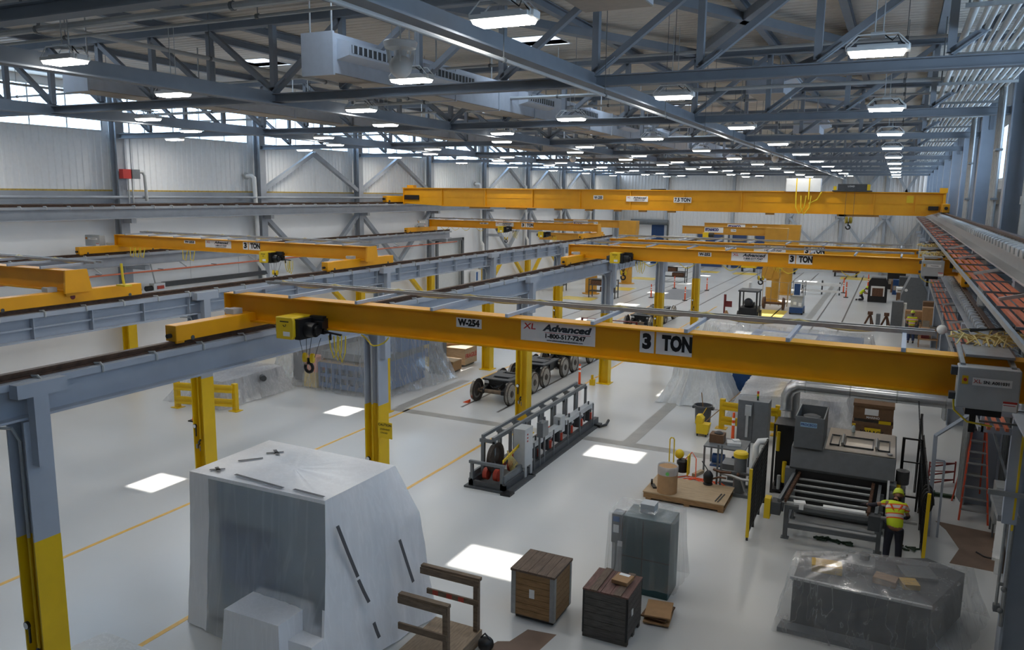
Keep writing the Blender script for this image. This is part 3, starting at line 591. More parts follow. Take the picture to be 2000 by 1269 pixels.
for x in (-30.0, 2.0):
    e = MB().box(x-.16,x+.16,Y7-2.2,Y7+2.2,7.58,7.98).build('end_truck', CRANE, c, bev=.02); MB().cyl((x,Y7-2.35,7.78),(x,Y7-2.2,7.78),.08,n=10).build('bumper', BLACK, e)
    MB().cyl((x-.17,Y7-1.9,7.62),(x+.17,Y7-1.9,7.62),.1,n=14).cyl((x-.17,Y7+1.9,7.62),(x+.17,Y7+1.9,7.62),.1,n=14).build('wheel', DGREY, e)
MB().box(1.3,1.75,Y7-.5,Y7-.27,7.65,7.85).box(-29.7,-28.6,Y7-.36,Y7-.26,7.75,8.05).build('drive_unit', BLACK, c); MB().box(1.75,2.1,Y7-.2,Y7+.2,8.52,8.75).box(-29.6,-29.1,Y7-.2,Y7+.2,8.52,8.7).build('end_stop', CRANE, c)
b = MB().box(-5.5,-3.75,Y7-.6,Y7-.25,8.5,9.2).build('panel_box', WHITE, c, bev=.02); MB().box(-4.98,-4.93,Y7-.63,Y7-.6,8.1,9.2).box(-4.35,-4.3,Y7-.63,Y7-.6,8.1,9.2).build('yellow_strap', SIGNY, b)
m_ = MB()
for i, (a, z) in enumerate(((-4.95,7.35),(-4.7,7.32))): m_.tube([(a,Y7-.62,8.3),(a+.02,Y7-.66,7.7),(a+.2,Y7-.66,z),(a+.45,Y7-.66,7.7),(a+.5,Y7-.62,8.3)], .03, 6)
m_.tube([(-4.3,Y7-.6,7.9),(-3.9,Y7-.6,8.1),(-3.7,Y7-.6,8.5)], .03).build('festoon_loop', YCAB, c)
tr = T('crane_trolley', 'dark trolley with hook block on top of the 7.5 TON crane', 'hoist', (-2.3, Y7, 8.52))
MB().box(-2.95,-1.5,Y7-.5,Y7+.5,8.55,8.92).box(-3.2,-1.3,Y7-.6,Y7+.6,8.53,8.6).build('trolley_body', DGREY, tr, bev=.02); text('LOAD', .12, (-2.3,Y7-.51,8.8), tr, PAPER); MB().box(-1.55,-1.4,Y7-.52,Y7-.4,8.6,8.9).box(-3.15,-3.0,Y7-.5,Y7-.4,8.6,8.8).build('end_guard', SIGNY, tr)
m_ = MB()
for x in (-2.5,-2.1): m_.cyl((x,Y7-.7,8.5),(x,Y7-.7,7.2),.01,n=5)
m_.build('rope', DGREY, tr); MB().lathe([(.05,-.06),(.17,-.05),(.17,.05),(.05,.06)], (-2.4,Y7-.7,7.08), 16, (1,.3,0)).lathe([(.05,-.06),(.17,-.05),(.17,.05),(.05,.06)], (-2.2,Y7-.7,7.08), 16, (1,.3,0)).build('hook_block', mat('dark_yellow', (150,130,24), .5), tr); MB().tube([(-2.3+.1*math.cos(a),Y7-.7,6.72+.1*math.sin(a)) for a in [PI*.6-i*.42 for i in range(14)]], .035, 6).cyl((-2.3,Y7-.7,6.8),(-2.3,Y7-.7,7.0),.03).build('hook', BLACK, tr)
sign(c, '7.5 TON', -11.55, -10.55, 7.83, 8.13, Y7-.33, .75, .08, .9); sign(c, 'W-200', -16.4, -15.8, 7.92, 8.18, Y7-.26, .7, .06, .85); logo_panel(c, -14.35, -13.05, 7.85, 8.16, Y7-.34)
MB().box(.3,.62,Y7-.27,Y7-.255,8.0,8.35).build('warning_sign', SIGNY, c); tag(MB().tube([(-12.56+.42*math.cos(a),Y7+.36*math.sin(a)*.6,8.55) for a in [i*2*PI/16 for i in range(17)]], .04, 6).build('cable_coil', BLACK), 'black coil of cable lying on the 7.5 TON crane girder', 'cable')
# mustard jib cranes
def jib(lab, x, y, tip, z0, z1, sgx, hst=False, six=False):
    t = T('jib_crane', lab, 'jib crane', (x, y, 0), 0, 'mustard jib cranes'); d = 1 if tip > x else -1
    MB().lathe([(.75,0),(.75,.06),(.5,.08),(.5,1.9)], (x,y,0), 10).prism([(x-.5*1,1.9),(x+.5,1.9),(x+.5,z0),(x-.5,z0)], y-.45, y+.45, 'y').build('pillar', MUST, t)
    MB().prism([(x-.8,1.9),(x-.05,1.9),(x+.15,2.7),(x-.8,2.7)] if d < 0 else [(x+.8,1.9),(x+.05,1.9),(x-.15,2.7),(x+.8,2.7)], y-.52, y+.52, 'y').build('lower_collar', MUST, t)
    MB().prism([(x-.75,2.7),(x+.75,2.7),(x+.9,z0+.1),(x+.9,z1),(x-.75,z1)], y-.5, y+.5, 'y').build('mast_box', MUST, t)
    MB().ib((x,y-.3,(z0+z1)/2), (tip,y-.3,(z0+z1)/2), z1-z0, .3, .03, .04).build('jib_beam', MUST, t)
    if sgx: sign(t, 'STAMCO', sgx, sgx+1.5, z0+.14, z1-.06, y-.33, .5, .1, .72, INKB, -.15); sign(t, '3 TON', sgx+2.1, sgx+2.5, z0+.25, z1-.18, y-.33, .6, .05, .8)
    if six: text('6', .75, (x-.2,y-.56,1.4), t, INK, bold=.02); text('IMI', .3, (x-.1,y-.56,1.95), t, INK)
    if hst:
        h = MB().box(hst,hst+.45,y-.9,y-.5,z0-.3,z0+.15).build('hoist_box', SIGNY, t); MB().cyl((hst+.45,y-.7,z0-.05),(hst+.85,y-.7,z0-.05),.17,n=14).build('hoist_motor', BLACK, h)
    return t
jib('mustard jib crane with yellow hoist, in front of the other tall right jib', -8.5, 64.9, -15.8, 5.2, 5.83, -14.0, -14.0); jib('mustard jib crane right behind the jib with the yellow hoist', -8.2, 70.8, -15.3, 5.25, 5.92, -13.3)
jib('mustard jib crane with number 6 on its pillar, beside the left wall', -22.6, 71.6, -30.0, 5.2, 5.88, -28.0, 0, True); jib('mustard jib crane pillar with a hook hanging beside it, left of number 6', -22.8, 62.5, -27.5, 4.4, 5.0, None)
# ------------------------------------------------------------ near floor things
FILMW = film('white_plastic_film_layers', (248,248,250), .04, .3, .35, crease=.05, tl_=.12)
FILMF = film('milky_plastic_film', (232,236,240), .68, .25, .3, 1.2, crease=.05)
FILMC = film('clear_plastic_film', (222,224,226), .72, .15, .7, 2., crease=.12)
FILMD = film('sheer_plastic_film', (222,224,226), .8, .14, .8, 2., crease=.14)
FILMT = film('thin_plastic_film', (226,228,230), .82, .15, .7, 2., crease=.08)
FILMM = film('cloudy_plastic_film', (226,227,228), .45, .22, .6)
FILMG = film('white_plastic_film', (236,238,238), .1, .35, .4)
# big wrapped machine
t = T('wrapped_machine', 'tall machine wrapped in white plastic with grey tape, in front of the wooden railing', 'machine', (-9.9, 11.2, 0))
MB().box(-11.45,-8.45,10.3,12.1,.06,2.97).build('machine_body', WHITE, t); MB().box(-11.0,-8.55,10.24,10.3,.35,2.9).build('front_door', mat('blue_grey_enamel', (138,158,176), .4, var=.08), t)
MB().box(-10.9,-9.6,10.2,10.24,.9,2.1).build('dark_panel', mat('steel_blue_panel', (88,116,152), .4, var=.1), t); MB().box(-10.9,-9.7,10.19,10.2,1.9,2.1).build('name_band', DBLUE, t)
q = MB().box(-9.75,-8.72,9.3,10.2,0,1.05).build('side_cabinet', WHITE, t, bev=.01); MB().box(-9.7,-8.78,9.28,9.3,.05,1.0).build('cabinet_door', WHITE, q)
MB().box(-8.65,-8.2,9.45,9.9,0,.72).build('small_box', LGREY, t)
top = [(-11.52,10.1),(-8.37,10.12),(-8.35,12.2),(-11.5,12.18)]
sh = shroud([(top, [3.02,3.02,3.0,3.04], .12), ([(-11.54,10.06),(-8.33,10.05),(-7.86,12.3),(-11.52,12.25)], 2.1, .5), ([(-11.6,9.95),(-8.0,9.5),(-7.5,12.35),(-11.6,12.35)], .03, 1.1)], FILMW, 'plastic_sheet', t, 240, .055, 7, 1, .0, True, 14, FILMF, lambda c: c.y < 10.5 and c.z < 2.97 and -11.05 < c.x < -8.2, [((-8.7,9.9,2.9),(-10.6,9.85,.9),.07,.06),((-8.9,9.9,2.9),(-9.9,9.85,1.0),.05,.05),((-8.6,9.9,2.7),(-9.0,9.8,1.0),.05,.05),((-10.2,9.9,2.9),(-10.35,9.85,.6),.04,.05),((-8.1,11,2.9),(-7.7,10.8,.3),.06,.07),((-8.1,11.6,2.9),(-7.5,11.8,.3),.05,.06),((-8.2,10.6,2.9),(-7.8,10.2,.3),.05,.06)])
shroud([([(-9.85,9.2),(-8.65,9.2),(-8.65,10.05),(-9.85,10.05)], 1.12, .1), ([(-9.9,9.1),(-8.55,9.1),(-8.5,10.05),(-9.9,10.05)], .03, .8)], FILMW, 'plastic_sheet', t, 80, .04, 5, 4, .01)
shroud([([(-8.72,9.38),(-8.12,9.38),(-8.12,9.98),(-8.72,9.98)], .78, .1), ([(-8.75,9.3),(-8.05,9.3),(-8.05,10.0),(-8.75,10.0)], .03, .8)], FILMW, 'plastic_sheet', t, 64, .03, 4, 9, .01)
def tape(*pts, w=.055): MB().tube([], .01) if 0 else MB().add([p for a in pts for p in ((a[0]-a[3]*w/2, a[1]-a[4]*w/2, a[2]-a[5]*w/2), (a[0]+a[3]*w/2, a[1]+a[4]*w/2, a[2]+a[5]*w/2))], [(2*i, 2*i+1, 2*i+3, 2*i+2) for i in range(len(pts)-1)]).build('tape_strip', TAPE, t)
for x0, y0, x1, y1 in ((-10.6,10.32,-9.35,10.2),(-9.15,10.24,-8.45,10.2),(-11.2,10.28,-10.98,10.45),(-11.2,10.45,-10.98,10.3),(-10.95,11.5,-10.7,11.72),(-10.95,11.74,-10.66,11.52),(-11.1,10.9,-10.8,11.25)):
    d = Vector((x1-x0, y1-y0, 0)).normalized(); n_ = (-d.y, d.x, 0); tape((x0,y0,3.048,*n_), (x1,y1,3.048,*n_), w=.07)
for (y0,z0,x0),(y1,z1,x1) in (((10.25,2.55,-8.22),(10.5,1.55,-8.0)),((10.5,1.5,-7.99),(10.62,1.05,-7.86)),((11.55,1.85,-7.83),(11.6,1.05,-7.57)),((10.6,.7,-7.75),(10.66,.4,-7.68))):
    ym = (y0+y1)/2-.02; tape((x0,y0,z0,0,1,0), ((x0+x1)/2+.015,ym,(z0+z1)/2,0,1,0), (x1,y1,z1,0,1,0), w=.085)
t = T('white_bundle', 'white wrapped bundle at the bottom edge, left of the tall wrapped machine', 'bundle', (-11.6, 8.1, 0)); shroud([([(-11.85,7.5),(-10.5,7.6),(-10.5,8.25),(-11.7,8.3)], .68, .2), ([(-12.0,7.4),(-10.3,7.5),(-10.3,8.25),(-11.9,8.45)], .02, .7)], FILMG, 'plastic_sheet', t, 64, .05, 4, 6, .05)
MB().box(-11.65,-10.6,7.65,8.2,0,.62).build('core', WHITE, t)
# wooden step platform with railing
t = T('wooden_step_platform', 'rough wooden step platform with railing beside the tall wrapped machine', 'platform', (-6.95, 11.4, 0))
MB().box(-7.3,-6.3,10.7,11.95,.2,.25).box(-6.36,-6.3,10.7,11.95,.0,.2).box(-7.3,-7.24,10.7,11.95,0,.2).build('deck', DECKW, t)
MB().box(-6.42,-6.33,11.82,11.92,.25,1.28).build('post', WOODP, t); MB().box(-6.5,-6.4,10.86,10.95,.25,1.18).build('post', WOODP, t)
MB().box(-7.55,-6.3,11.83,11.93,1.24,1.3).box(-7.55,-6.3,11.8,11.84,1.14,1.26).build('top_rail', WOODP, t); MB().box(-7.4,-6.3,11.79,11.83,.78,.88).build('mid_rail', WOODP, t)
for x in (-7.2,-6.9,-6.65): MB().box(x-.07,x+.05,11.785,11.79,.785,.875).build('orange_mark', REDP, t)
MB().box(-7.4,-6.39,10.85,10.96,1.16,1.22).box(-7.4,-6.42,10.83,10.87,1.05,1.17).build('top_rail', WOODP, t); MB().box(-7.4,-6.41,10.83,10.87,.56,.68).build('mid_rail', WOODP, t)
# crates
def boards(t, nm, x0, x1, y0, y1, z0, z1, n, face, m, gap=.008):
    mb = MB()
    for i in range(n):
        if face == 'z': a = x0+(x1-x0)*i/n; mb.box(a+gap/2, a+(x1-x0)/n-gap/2, y0, y1, z0, z1)
        else: a = z0+(z1-z0)*i/n; mb.box(x0, x1, y0, y1, a+gap/2, a+(z1-z0)/n-gap/2)
    return mb.build(nm, m, t)
t = T('wooden_crate', 'pine board crate with grey metal corner angles, left of the darker crate', 'crate', (-5.75, 13.4, 0), 0, 'wooden crates in front')
x0,x1,y0,y1 = -6.2,-5.3,12.98,13.86
boards(t,'front_boards',x0,x1,y0,y0+.03,.1,1.0,7,'x',WOODM); boards(t,'side_boards',x1-.03,x1,y0+.03,y1,.1,1.0,7,'x',WOODM); boards(t,'side_boards',x0,x0+.03,y0+.03,y1,.1,1.0,7,'x',WOODM); boards(t,'back_boards',x0,x1,y1-.03,y1,.1,1.0,7,'x',WOODM)
boards(t,'lid',x0-.02,x1+.02,y0-.03,y1+.03,1.0,1.045,5,'z',WOODB)
MB().box(x0+.05,x1-.05,y0+.1,y0+.2,0,.1).box(x0+.05,x1-.05,y1-.2,y1-.1,0,.1).box(x0,x1,y0+.02,y1,.08,.1).build('skid', WOODG, t)
for a, b in ((x0,1),(x1,-1)): MB().box(min(a-.006*b,a+.09*b),max(a-.006*b,a+.09*b),y0-.008,y0,.1,1.0).box(min(a-.008*b,a),max(a-.008*b,a),y0,y0+.09,.1,1).build('corner_angle', TRAY, t)
MB().box(x1,x1+.008,y1-.09,y1,.1,1.0).build('corner_angle', TRAY, t); MB().box(-5.82,-5.71,y0-.006,y0,.5,.68).build('packing_slip', PAPER, t)
t = T('wooden_crate', 'weathered dark grey crate with a red brown lid carrying a cardboard box', 'crate', (-4.3, 13.4, 0), 0, 'wooden crates in front')
x0,x1,y0,y1 = -4.72,-3.85,12.98,13.88
boards(t,'front_boards',x0,x1,y0,y0+.03,.1,.95,6,'x',WOODG); boards(t,'side_boards',x1-.03,x1,y0+.03,y1,.1,.95,6,'x',WOODG); boards(t,'side_boards',x0,x0+.03,y0+.03,y1,.1,.95,6,'x',WOODG); boards(t,'back_boards',x0,x1,y1-.03,y1,.1,.95,6,'x',WOODG)
boards(t,'lid',x0-.01,x1+.01,y0-.01,y1+.01,.95,.98,5,'z',WOODC)
MB().box(x0+.14,x0+.28,y0-.04,y1+.02,.98,1.005).box(x1-.27,x1-.13,y0-.04,y1+.02,.98,1.005).build('cleat', WOODB, t); MB().box(x0,x0+.03,y0-.01,y0,.1,.95).box(x1-.03,x1,y0-.01,y0,.1,.95).box(x1,x1+.01,y0,y0+.03,.1,.95).build('edge_strap', BLACK, t)
MB().box(x0,x1,y0+.02,y0+.12,0,.1).box(x0,x1,y1-.15,y1-.05,0,.1).box(x0,x1,y0+.4,y0+.5,0,.1).build('skid', WOODG, t); MB().box(x1,x1+.012,y0+.25,y0+.33,.5,.62).build('paper_tag', PAPER, t)
t = T('cardboard_box', 'flat cardboard box lying on top of the weathered dark crate', 'box', (-4.12, 13.5, 1.006)); MB().cb((-4.12,13.5,1.045),(.32,.34,.075),-.1).build('carton', CARD, t, bev=.006); MB().cb((-4.12,13.62,1.083),(.2,.09,.003),-.1).build('packing_tape', PAPER, t)
for i, (x, y, z, rz) in enumerate(((-3.6,14.25,.02,.1),(-3.62,14.3,.1,-.05),(-3.6,14.28,.16,.15))):
    o = MB().cb((x,y,z+.02),(.5,.62,.03),rz,.02*i-.02).build('cardboard_sheet', CARD if i % 2 == 0 else CARDD); tag(o, 'flattened cardboard sheet behind the dark crate, %s of the little pile' % ('lowest','middle','topmost')[i], 'cardboard', 'flattened cardboard')
tag(MB().prism([(-5.72,12.72),(-5.16,12.8),(-5.3,11.7),(-6.2,11.6),(-6.05,12.1),(-5.85,12.2)],.001,.004).build('brown_paper_sheet', KRAFT), 'torn brown paper sheet on the floor in front of the pine crate', 'paper')
t = T('black_tool_bag', 'small black bag on the floor at the bottom edge near the brown paper', 'bag', (-6.1, 11.75, 0)); MB().ball((-6.1,11.72,.14),.15,14,8,.9).build('body', BLACK, t); MB().tube([(-6.2,11.72,.24),(-6.12,11.72,.34),(-6.0,11.72,.24)],.018).build('handle', BLACK, t)
# teal cabinet
t = T('teal_cabinet', 'dark teal cabinet under clear plastic behind the dark crate', 'cabinet', (-4.2, 15.35, 0))
MB().box(-4.62,-3.62,15.0,15.72,.0,1.66).build('cabinet_body', TEAL, t, bev=.01); MB().box(-4.2,-4.18,14.995,15.0,.05,1.62).box(-4.62,-3.62,14.994,15,.78,.8).build('door_seam', BLACK, t)
q = MB().box(-4.85,-4.63,14.95,15.25,1.05,1.68).build('control_panel', MGREY, t, bev=.008); MB().box(-4.82,-4.68,14.943,14.95,1.52,1.63).build('screen', SCREEN, q); MB().box(-4.81,-4.69,14.943,14.95,1.28,1.45).build('label', PAPER, q)
MB().box(-4.85,-4.63,15.02,15.5,0,1.02).build('side_duct', LGREY, t); MB().box(-4.35,-4.05,15.3,15.6,1.66,1.86).build('top_box', LGREY, t); MB().box(-4.7,-4.6,14.93,14.935,1.0,1.12).build('warning_tag', PAPER, t)
MB().tube([(-4.74,14.94,1.05),(-4.73,14.9,.6),(-4.78,14.88,.2),(-4.8,14.9,.0)],.02).build('conduit', MGREY, t)
shroud([([(-4.9,14.9),(-3.52,14.92),(-3.5,15.8),(-4.9,15.8)], [1.72,1.7,1.72,1.76], .35), ([(-4.92,14.86),(-3.5,14.88),(-3.46,15.84),(-4.95,15.84)], 1.0, .6), ([(-4.94,14.8),(-3.45,14.82),(-3.38,15.9),(-4.98,15.9)], .25, 1.0)], FILMT, 'plastic_sheet', t, 96, .04, 7, 3, .09)
# plywood platform with drum etc.
t = T('plywood_pallet', 'low plywood platform on pine runners carrying the pump and drum', 'pallet', (-4.5, 20.8, 0)); MB().box(-5.68,-3.48,20.15,21.6,.2,.225).build('plywood_top', WOODL, t)
for y in (20.18,20.85,21.5): MB().box(-5.66,-3.5,y-.03,y+.05,.06,.2).build('runner', WOODM, t)
MB().box(-4.55,-4.4,20.16,21.55,0,.06).box(-5.6,-5.45,20.16,21.55,0,.06).box(-3.65,-3.5,20.16,21.55,0,.06).build('foot_board', WOODM, t)
t = T('fibre_drum', 'tan fibre drum lined with a translucent bag', 'drum', (-5.08, 20.42, .226)); MB().lathe([(.27,0),(.27,.72)],(-5.08,20.42,.226),28).build('drum_shell', CARD, t); MB().lathe([(.275,.52),(.285,.72),(.275,.76),(.245,.72),(.23,.4),(.02,.3)],(-5.08,20.42,.226),28).build('bag_liner', FILMM, t); MB().cyl((-5.02,20.15,.82),(-5.02,20.13,.82),.05,n=10).build('green_sticker', mat('green_sticker', (110,190,96), .5), t)
tag(MB().cb((-5.5,20.6,.25),(.1,.3,.04),.5).cb((-5.58,20.68,.33),(.05,.06,.16),.2,.4).build('hand_tool', BLACK), 'black hand tool lying on the plywood platform left of the drum', 'tool')
t = T('hand_truck', 'yellow hand truck carrying a black and yellow compressor', 'hand truck', (-5.3, 22.3, 0))
MB().tube([(-5.5,22.2,.05),(-5.5,22.2,.7),(-5.5,22.2,1.15),(-5.47,22.2,1.2),(-5.4,22.2,1.2),(-5.37,22.2,1.15),(-5.37,22.2,.05)],.02).build('handle_frame', SIGNY, t); MB().box(-5.55,-5.3,22.15,22.6,.02,.04).build('toe_plate', SIGNY, t)
MB().cyl((-5.56,22.1,.12),(-5.5,22.1,.12),.12,n=14).build('wheel', BLACK, t); MB().cyl((-5.37,22.1,.12),(-5.31,22.1,.12),.12,n=14).build('wheel', BLACK, t)
MB().lathe([(.05,0),(.17,.04),(.17,.36),(.1,.42)],(-5.15,22.4,.12),16).build('tank', BLACK, t); MB().ball((-5.25,22.4,.68),.14,14,8).build('motor_cover', SIGNY, t); MB().box(-4.98,-4.94,22.25,22.5,.1,.7).build('guard', SIGNY, t)
m_ = MB(); r_ = random.Random(5)
p = []
for i in range(70): a = i*.42; rr = .28+.12*math.sin(i*.13); p.append((-4.75+rr*math.cos(a)*1.6+i*.006, 21.95+rr*math.sin(a)+.1*math.sin(i*.3), .02+.015*(i % 3)))
m_.tube([(-5.1,22.4,.5),(-4.9,22.5,.75),(-4.75,22.4,.6),(-4.7,22.2,.05)]+p, .016, 5); tag(m_.build('air_hose', ORNG), 'tangled orange air hose on the floor by the hand truck', 'hose')
tag(MB().cb((-4.75,22.75,.05),(.12,.5,.1),-.3).build('wooden_block', WOODL), 'loose timber block on the floor behind the orange hose', 'timber')
t = T('sump_pump', 'small black pump with upright handle on the plywood platform', 'pump', (-4.2, 21.5, .226)); MB().lathe([(.13,0),(.13,.04),(.1,.06),(.13,.1),(.14,.26),(.1,.34),(.05,.4)],(-4.2,21.5,.226),18).build('pump_body', BLACK, t); MB().tube([(-4.2,21.5,.6),(-4.3,21.45,.78),(-4.38,21.42,.9)],.014).build('handle', DGREY, t); MB().tube([(-4.1,21.5,.4),(-3.9,21.45,.5),(-3.7,21.45,.5)],.03).build('outlet_pipe', RUST, t)
tag(MB().bar((-3.75,20.3,.235),(-3.7,20.9,.235),.025).build('steel_rod', DGREY), 'steel rod lying on the right end of the plywood platform, left one of two', 'rod', 'steel rods'); tag(MB().bar((-3.68,20.28,.235),(-3.62,20.92,.235),.025).build('steel_rod', DGREY), 'steel rod lying on the right end of the plywood platform, right one of two', 'rod', 'steel rods')
# filter skid
t = T('filter_skid', 'grey filter skid with yellow lidded vessel and pipes left of the mesh fence', 'filter', (-3.5, 22, 0))
MB().lathe([(.17,0),(.17,1.02),(.19,1.02)],(-3.4,21.85,.05),20).build('vessel', MGREY, t); MB().lathe([(.2,1.05),(.2,1.16),(.16,1.2),(.03,1.2)],(-3.4,21.85,.0),20).build('yellow_lid', SIGNY, t)
m_ = MB()
for x in (-4.0,-3.9): m_.bar((x,21.7,.0),(x,21.7,1.35),.05)
m_.bar((-4.0,21.7,.62),(-2.9,21.7,.62),.06).bar((-4.05,21.5,.05),(-2.9,21.5,.05),.06,.08).bar((-4.05,22.3,.05),(-2.9,22.3,.05),.06,.08).bar((-3.1,21.6,0),(-3.1,21.6,.6),.05).build('frame', MGREY, t)
MB().box(-3.95,-3.5,22.0,22.6,.5,.72).box(-3.75,-3.5,21.9,22.1,.3,.5).build('pump_box', MGREY, t); MB().tube([(-3.9,21.65,.55),(-3.6,21.6,.55),(-3.3,21.55,.5),(-2.75,21.6,.5)],.045).tube([(-3.3,21.55,.5),(-3.2,21.55,.2),(-3.0,21.6,.1)],.04).build('pipe', TRAY, t); MB().tube([(-4.1,21.7,.62),(-3.9,21.62,.6),(-3.6,21.62,.62)],.04).ball((-3.4,21.58,.62),.05).build('rusty_fitting', RUST, t)
MB().tube([(-3.05,22.1,.55),(-3.05,22.1,1.35),(-2.98,22.15,1.48),(-2.75,22.25,1.5)],.085,10).build('white_pipe', PAPER, t); MB().ball((-3.05,22.1,.62),.1,12,8).build('flange', LGREY, t)
t = T('steel_bench', 'small steel bench with blue motor below, behind the yellow lidded vessel', 'bench', (-4.2, 23.6, 0)); m_ = MB().box(-4.7,-3.5,23.1,24.2,.78,.82)
for x in (-4.67,-3.53):
    for y in (23.13,24.17): m_.bar((x,y,0),(x,y,.78),.05)
m_.build('frame', MGREY, t); MB().cyl((-4.45,23.3,.42),(-4.1,23.3,.42),.15,n=16).box(-4.5,-3.6,23.15,23.9,.2,.24).cyl((-3.9,23.4,.4),(-3.6,23.4,.4),.12,n=14).build('blue_motor', DBLUE, t)
t = T('small_carton', 'brown carton with a black cap standing on the steel bench', 'box', (-4.4, 23.7, .821)); MB().box(-4.62,-4.2,23.5,23.9,.821,1.08).build('carton', CARDD, t); MB().lathe([(.14,1.08),(.14,1.1),(.08,1.14),(.02,1.15)],(-4.38,23.7,0),14).build('cap', BLACK, t)
tag(MB().cb((-3.9,23.6,.87),(.4,.35,.09),.2).cb((-3.85,23.7,.93),(.2,.2,.05),.5).build('plastic_wrap', FILMG), 'crumpled clear plastic wrap on the steel bench beside the carton', 'plastic')
# parts washer
t = T('parts_washer', 'grey parts washer with stainless hood and chain conveyor', 'parts washer', (-.8, 21.5, 0))
MB().prism([(20.75,1.35),(20.95,1.86),(22.95,1.9),(22.95,.3),(21.0,.3),(21.0,1.0)], -2.0, .45, 'x').build('housing', MGREY, t, bev=.015); MB().box(-1.85,.3,20.8,20.99,.3,1.34).build('dark_opening', BLACK, t)
q = MB().prism([(20.98,1.87),(22.92,1.91),(22.92,1.93),(20.98,1.89)], -1.2, .42, 'x').build('stainless_hood', mat('brushed_stainless', (186,180,170), .32, .85, var=.08, scale=5, stretch=(1,12,12)), t)
for a, b in ((-1.12,-.88),(-.78,-.08),(.02,.3)): MB().box(a,b,21.35,21.38,1.9,1.93).box(a,b,22.2,22.23,1.91,1.945).box(a,a+.03,21.35,22.23,1.9,1.94).box(b-.03,b,21.35,22.23,1.9,1.94).build('hatch_frame', DGREY, q)
MB().cyl((-.82,21.4,1.95),(-.82,22.2,1.97),.035,n=8).cyl((-.02,21.4,1.95),(-.02,22.2,1.97),.035,n=8).cyl((.3,21.15,1.9),(.3,21.15,1.93),.06,n=12).build('hinge_bar', TRAY, q)
q = MB().box(-1.95,-1.25,20.85,20.88,1.86,2.68).box(-1.95,-1.92,20.88,22.2,1.86,2.68).box(-1.28,-1.25,20.88,22.2,1.86,2.68).box(-1.92,-1.28,22.17,22.2,1.86,2.68).box(-1.92,-1.28,20.88,22.2,1.86,1.9).build('vent_box', MGREY, t)
MB().lathe([(.28,0),(.28,.55),(.22,.66),(.12,.7)],(-1.6,21.5,1.9),20).build('fan_housing', DGREY, q); MB().box(-1.82,-1.42,20.842,20.85,2.42,2.54).build('name_plate', mat('pale_blue_plate', (150,186,214), .4, var=.03), q); text('PROCECO', .085, (-1.62,20.84,2.48), q, INKB, sx=.95, bold=.002)
m_ = MB().bar((-2.0,18.9,1.03),(-1.85,21.1,1.12),.07,.2).bar((.1,19.0,1.03),(.15,21.1,1.12),.07,.2); m_.build('side_rail', MGREY, t)
m_ = MB()
for s, x0, x1 in ((0,-1.86,-1.72),(0,-.06,.0)):
    for i in range(46):
        f = i/45; m_.cb((x0+(x1-x0)*f, 18.95+2.15*f, 1.14+.08*f), (.07,.03,.05), .3 if i % 2 else -.3)
    m_.bar((x0,18.95,1.08),(x1,21.1,1.16),.05,.06)
m_.build('chain', RUST, t)
for i in range(6): y = 19.0+.42*i; MB().cyl((-1.84+.02*i,y,1.02+.016*i),(-.04,y+.05,1.02+.016*i),.032 if i else .05,n=10).build('roller', TRAY, t)
MB().cyl((-2.3,19.05,.98),(.95,19.2,.98),.045,n=10).build('drive_shaft', TRAY, t); MB().box(-2.32,-2.18,18.8,19.05,.62,1.12).build('yellow_guard', SIGNY, t); MB().box(-2.17,-1.95,18.8,19.15,.75,1.05).cyl((-2.15,19,.9),(-1.9,19,.9),.11,n=14).box(-.05,.2,18.85,19.1,.75,1.1).build('gearbox', DGREY, t)
for x, y in ((-1.86,19.35),(.2,19.45),(-1.86,20.7),(.2,20.7)): MB().bar((x,y,.02),(x,y,1.0),.1).box(x-.09,x+.09,y-.09,y+.09,0,.02).build('leg', MGREY, t)
MB().bar((-1.86,19.35,.8),(.2,19.45,.8),.08,.1).bar((-1.86,19.35,.32),(.2,19.45,.32),.08,.1).bar((-1.86,19.35,.32),(-1.86,20.7,.32),.08).bar((.2,19.45,.32),(.2,20.7,.32),.08).build('cross_rail', MGREY, t)
MB().box(-2.1,-1.85,20.75,20.95,.5,1.3).box(.32,.5,20.6,21.0,.3,1.3).build('upright', MGREY, t); MB().bar((.32,19.9,.75),(.32,20.7,1.35),.05,.12).cyl((.4,20.4,1.1),(.4,20.9,1.15),.06,n=10).build('chain_tensioner', TRAY, t)
MB().box(.55,.75,21.8,22.5,.15,.75).cyl((.65,22.1,.9),(.65,22.1,1.25),.16,n=14).build('drive_motor', MGREY, t); MB().box(.5,.62,21.7,22.4,.2,.9).build('yellow_motor_guard', SIGNY, t); MB().box(-1.85,.3,21.0,22.9,.05,.3).box(-2.05,-1.9,20.9,22.6,.35,.55).build('base_frame', MGREY, t)
tag(MB().cb((-1.55,19.05,1.06),(.26,.2,.05),.2).cb((-1.5,18.96,1.0),(.1,.05,.14)).build('white_rag', PAPER), 'white rag draped over the left end of the washer front roller', 'rag'); tag(MB().cb((-.78,19.06,1.06),(.5,.15,.05),.05).cb((-.33,19.08,1.06),(.42,.15,.05),.05).build('white_sheet', PAPER), 'folded white sheet lying along the middle of the washer front roller', 'cloth')
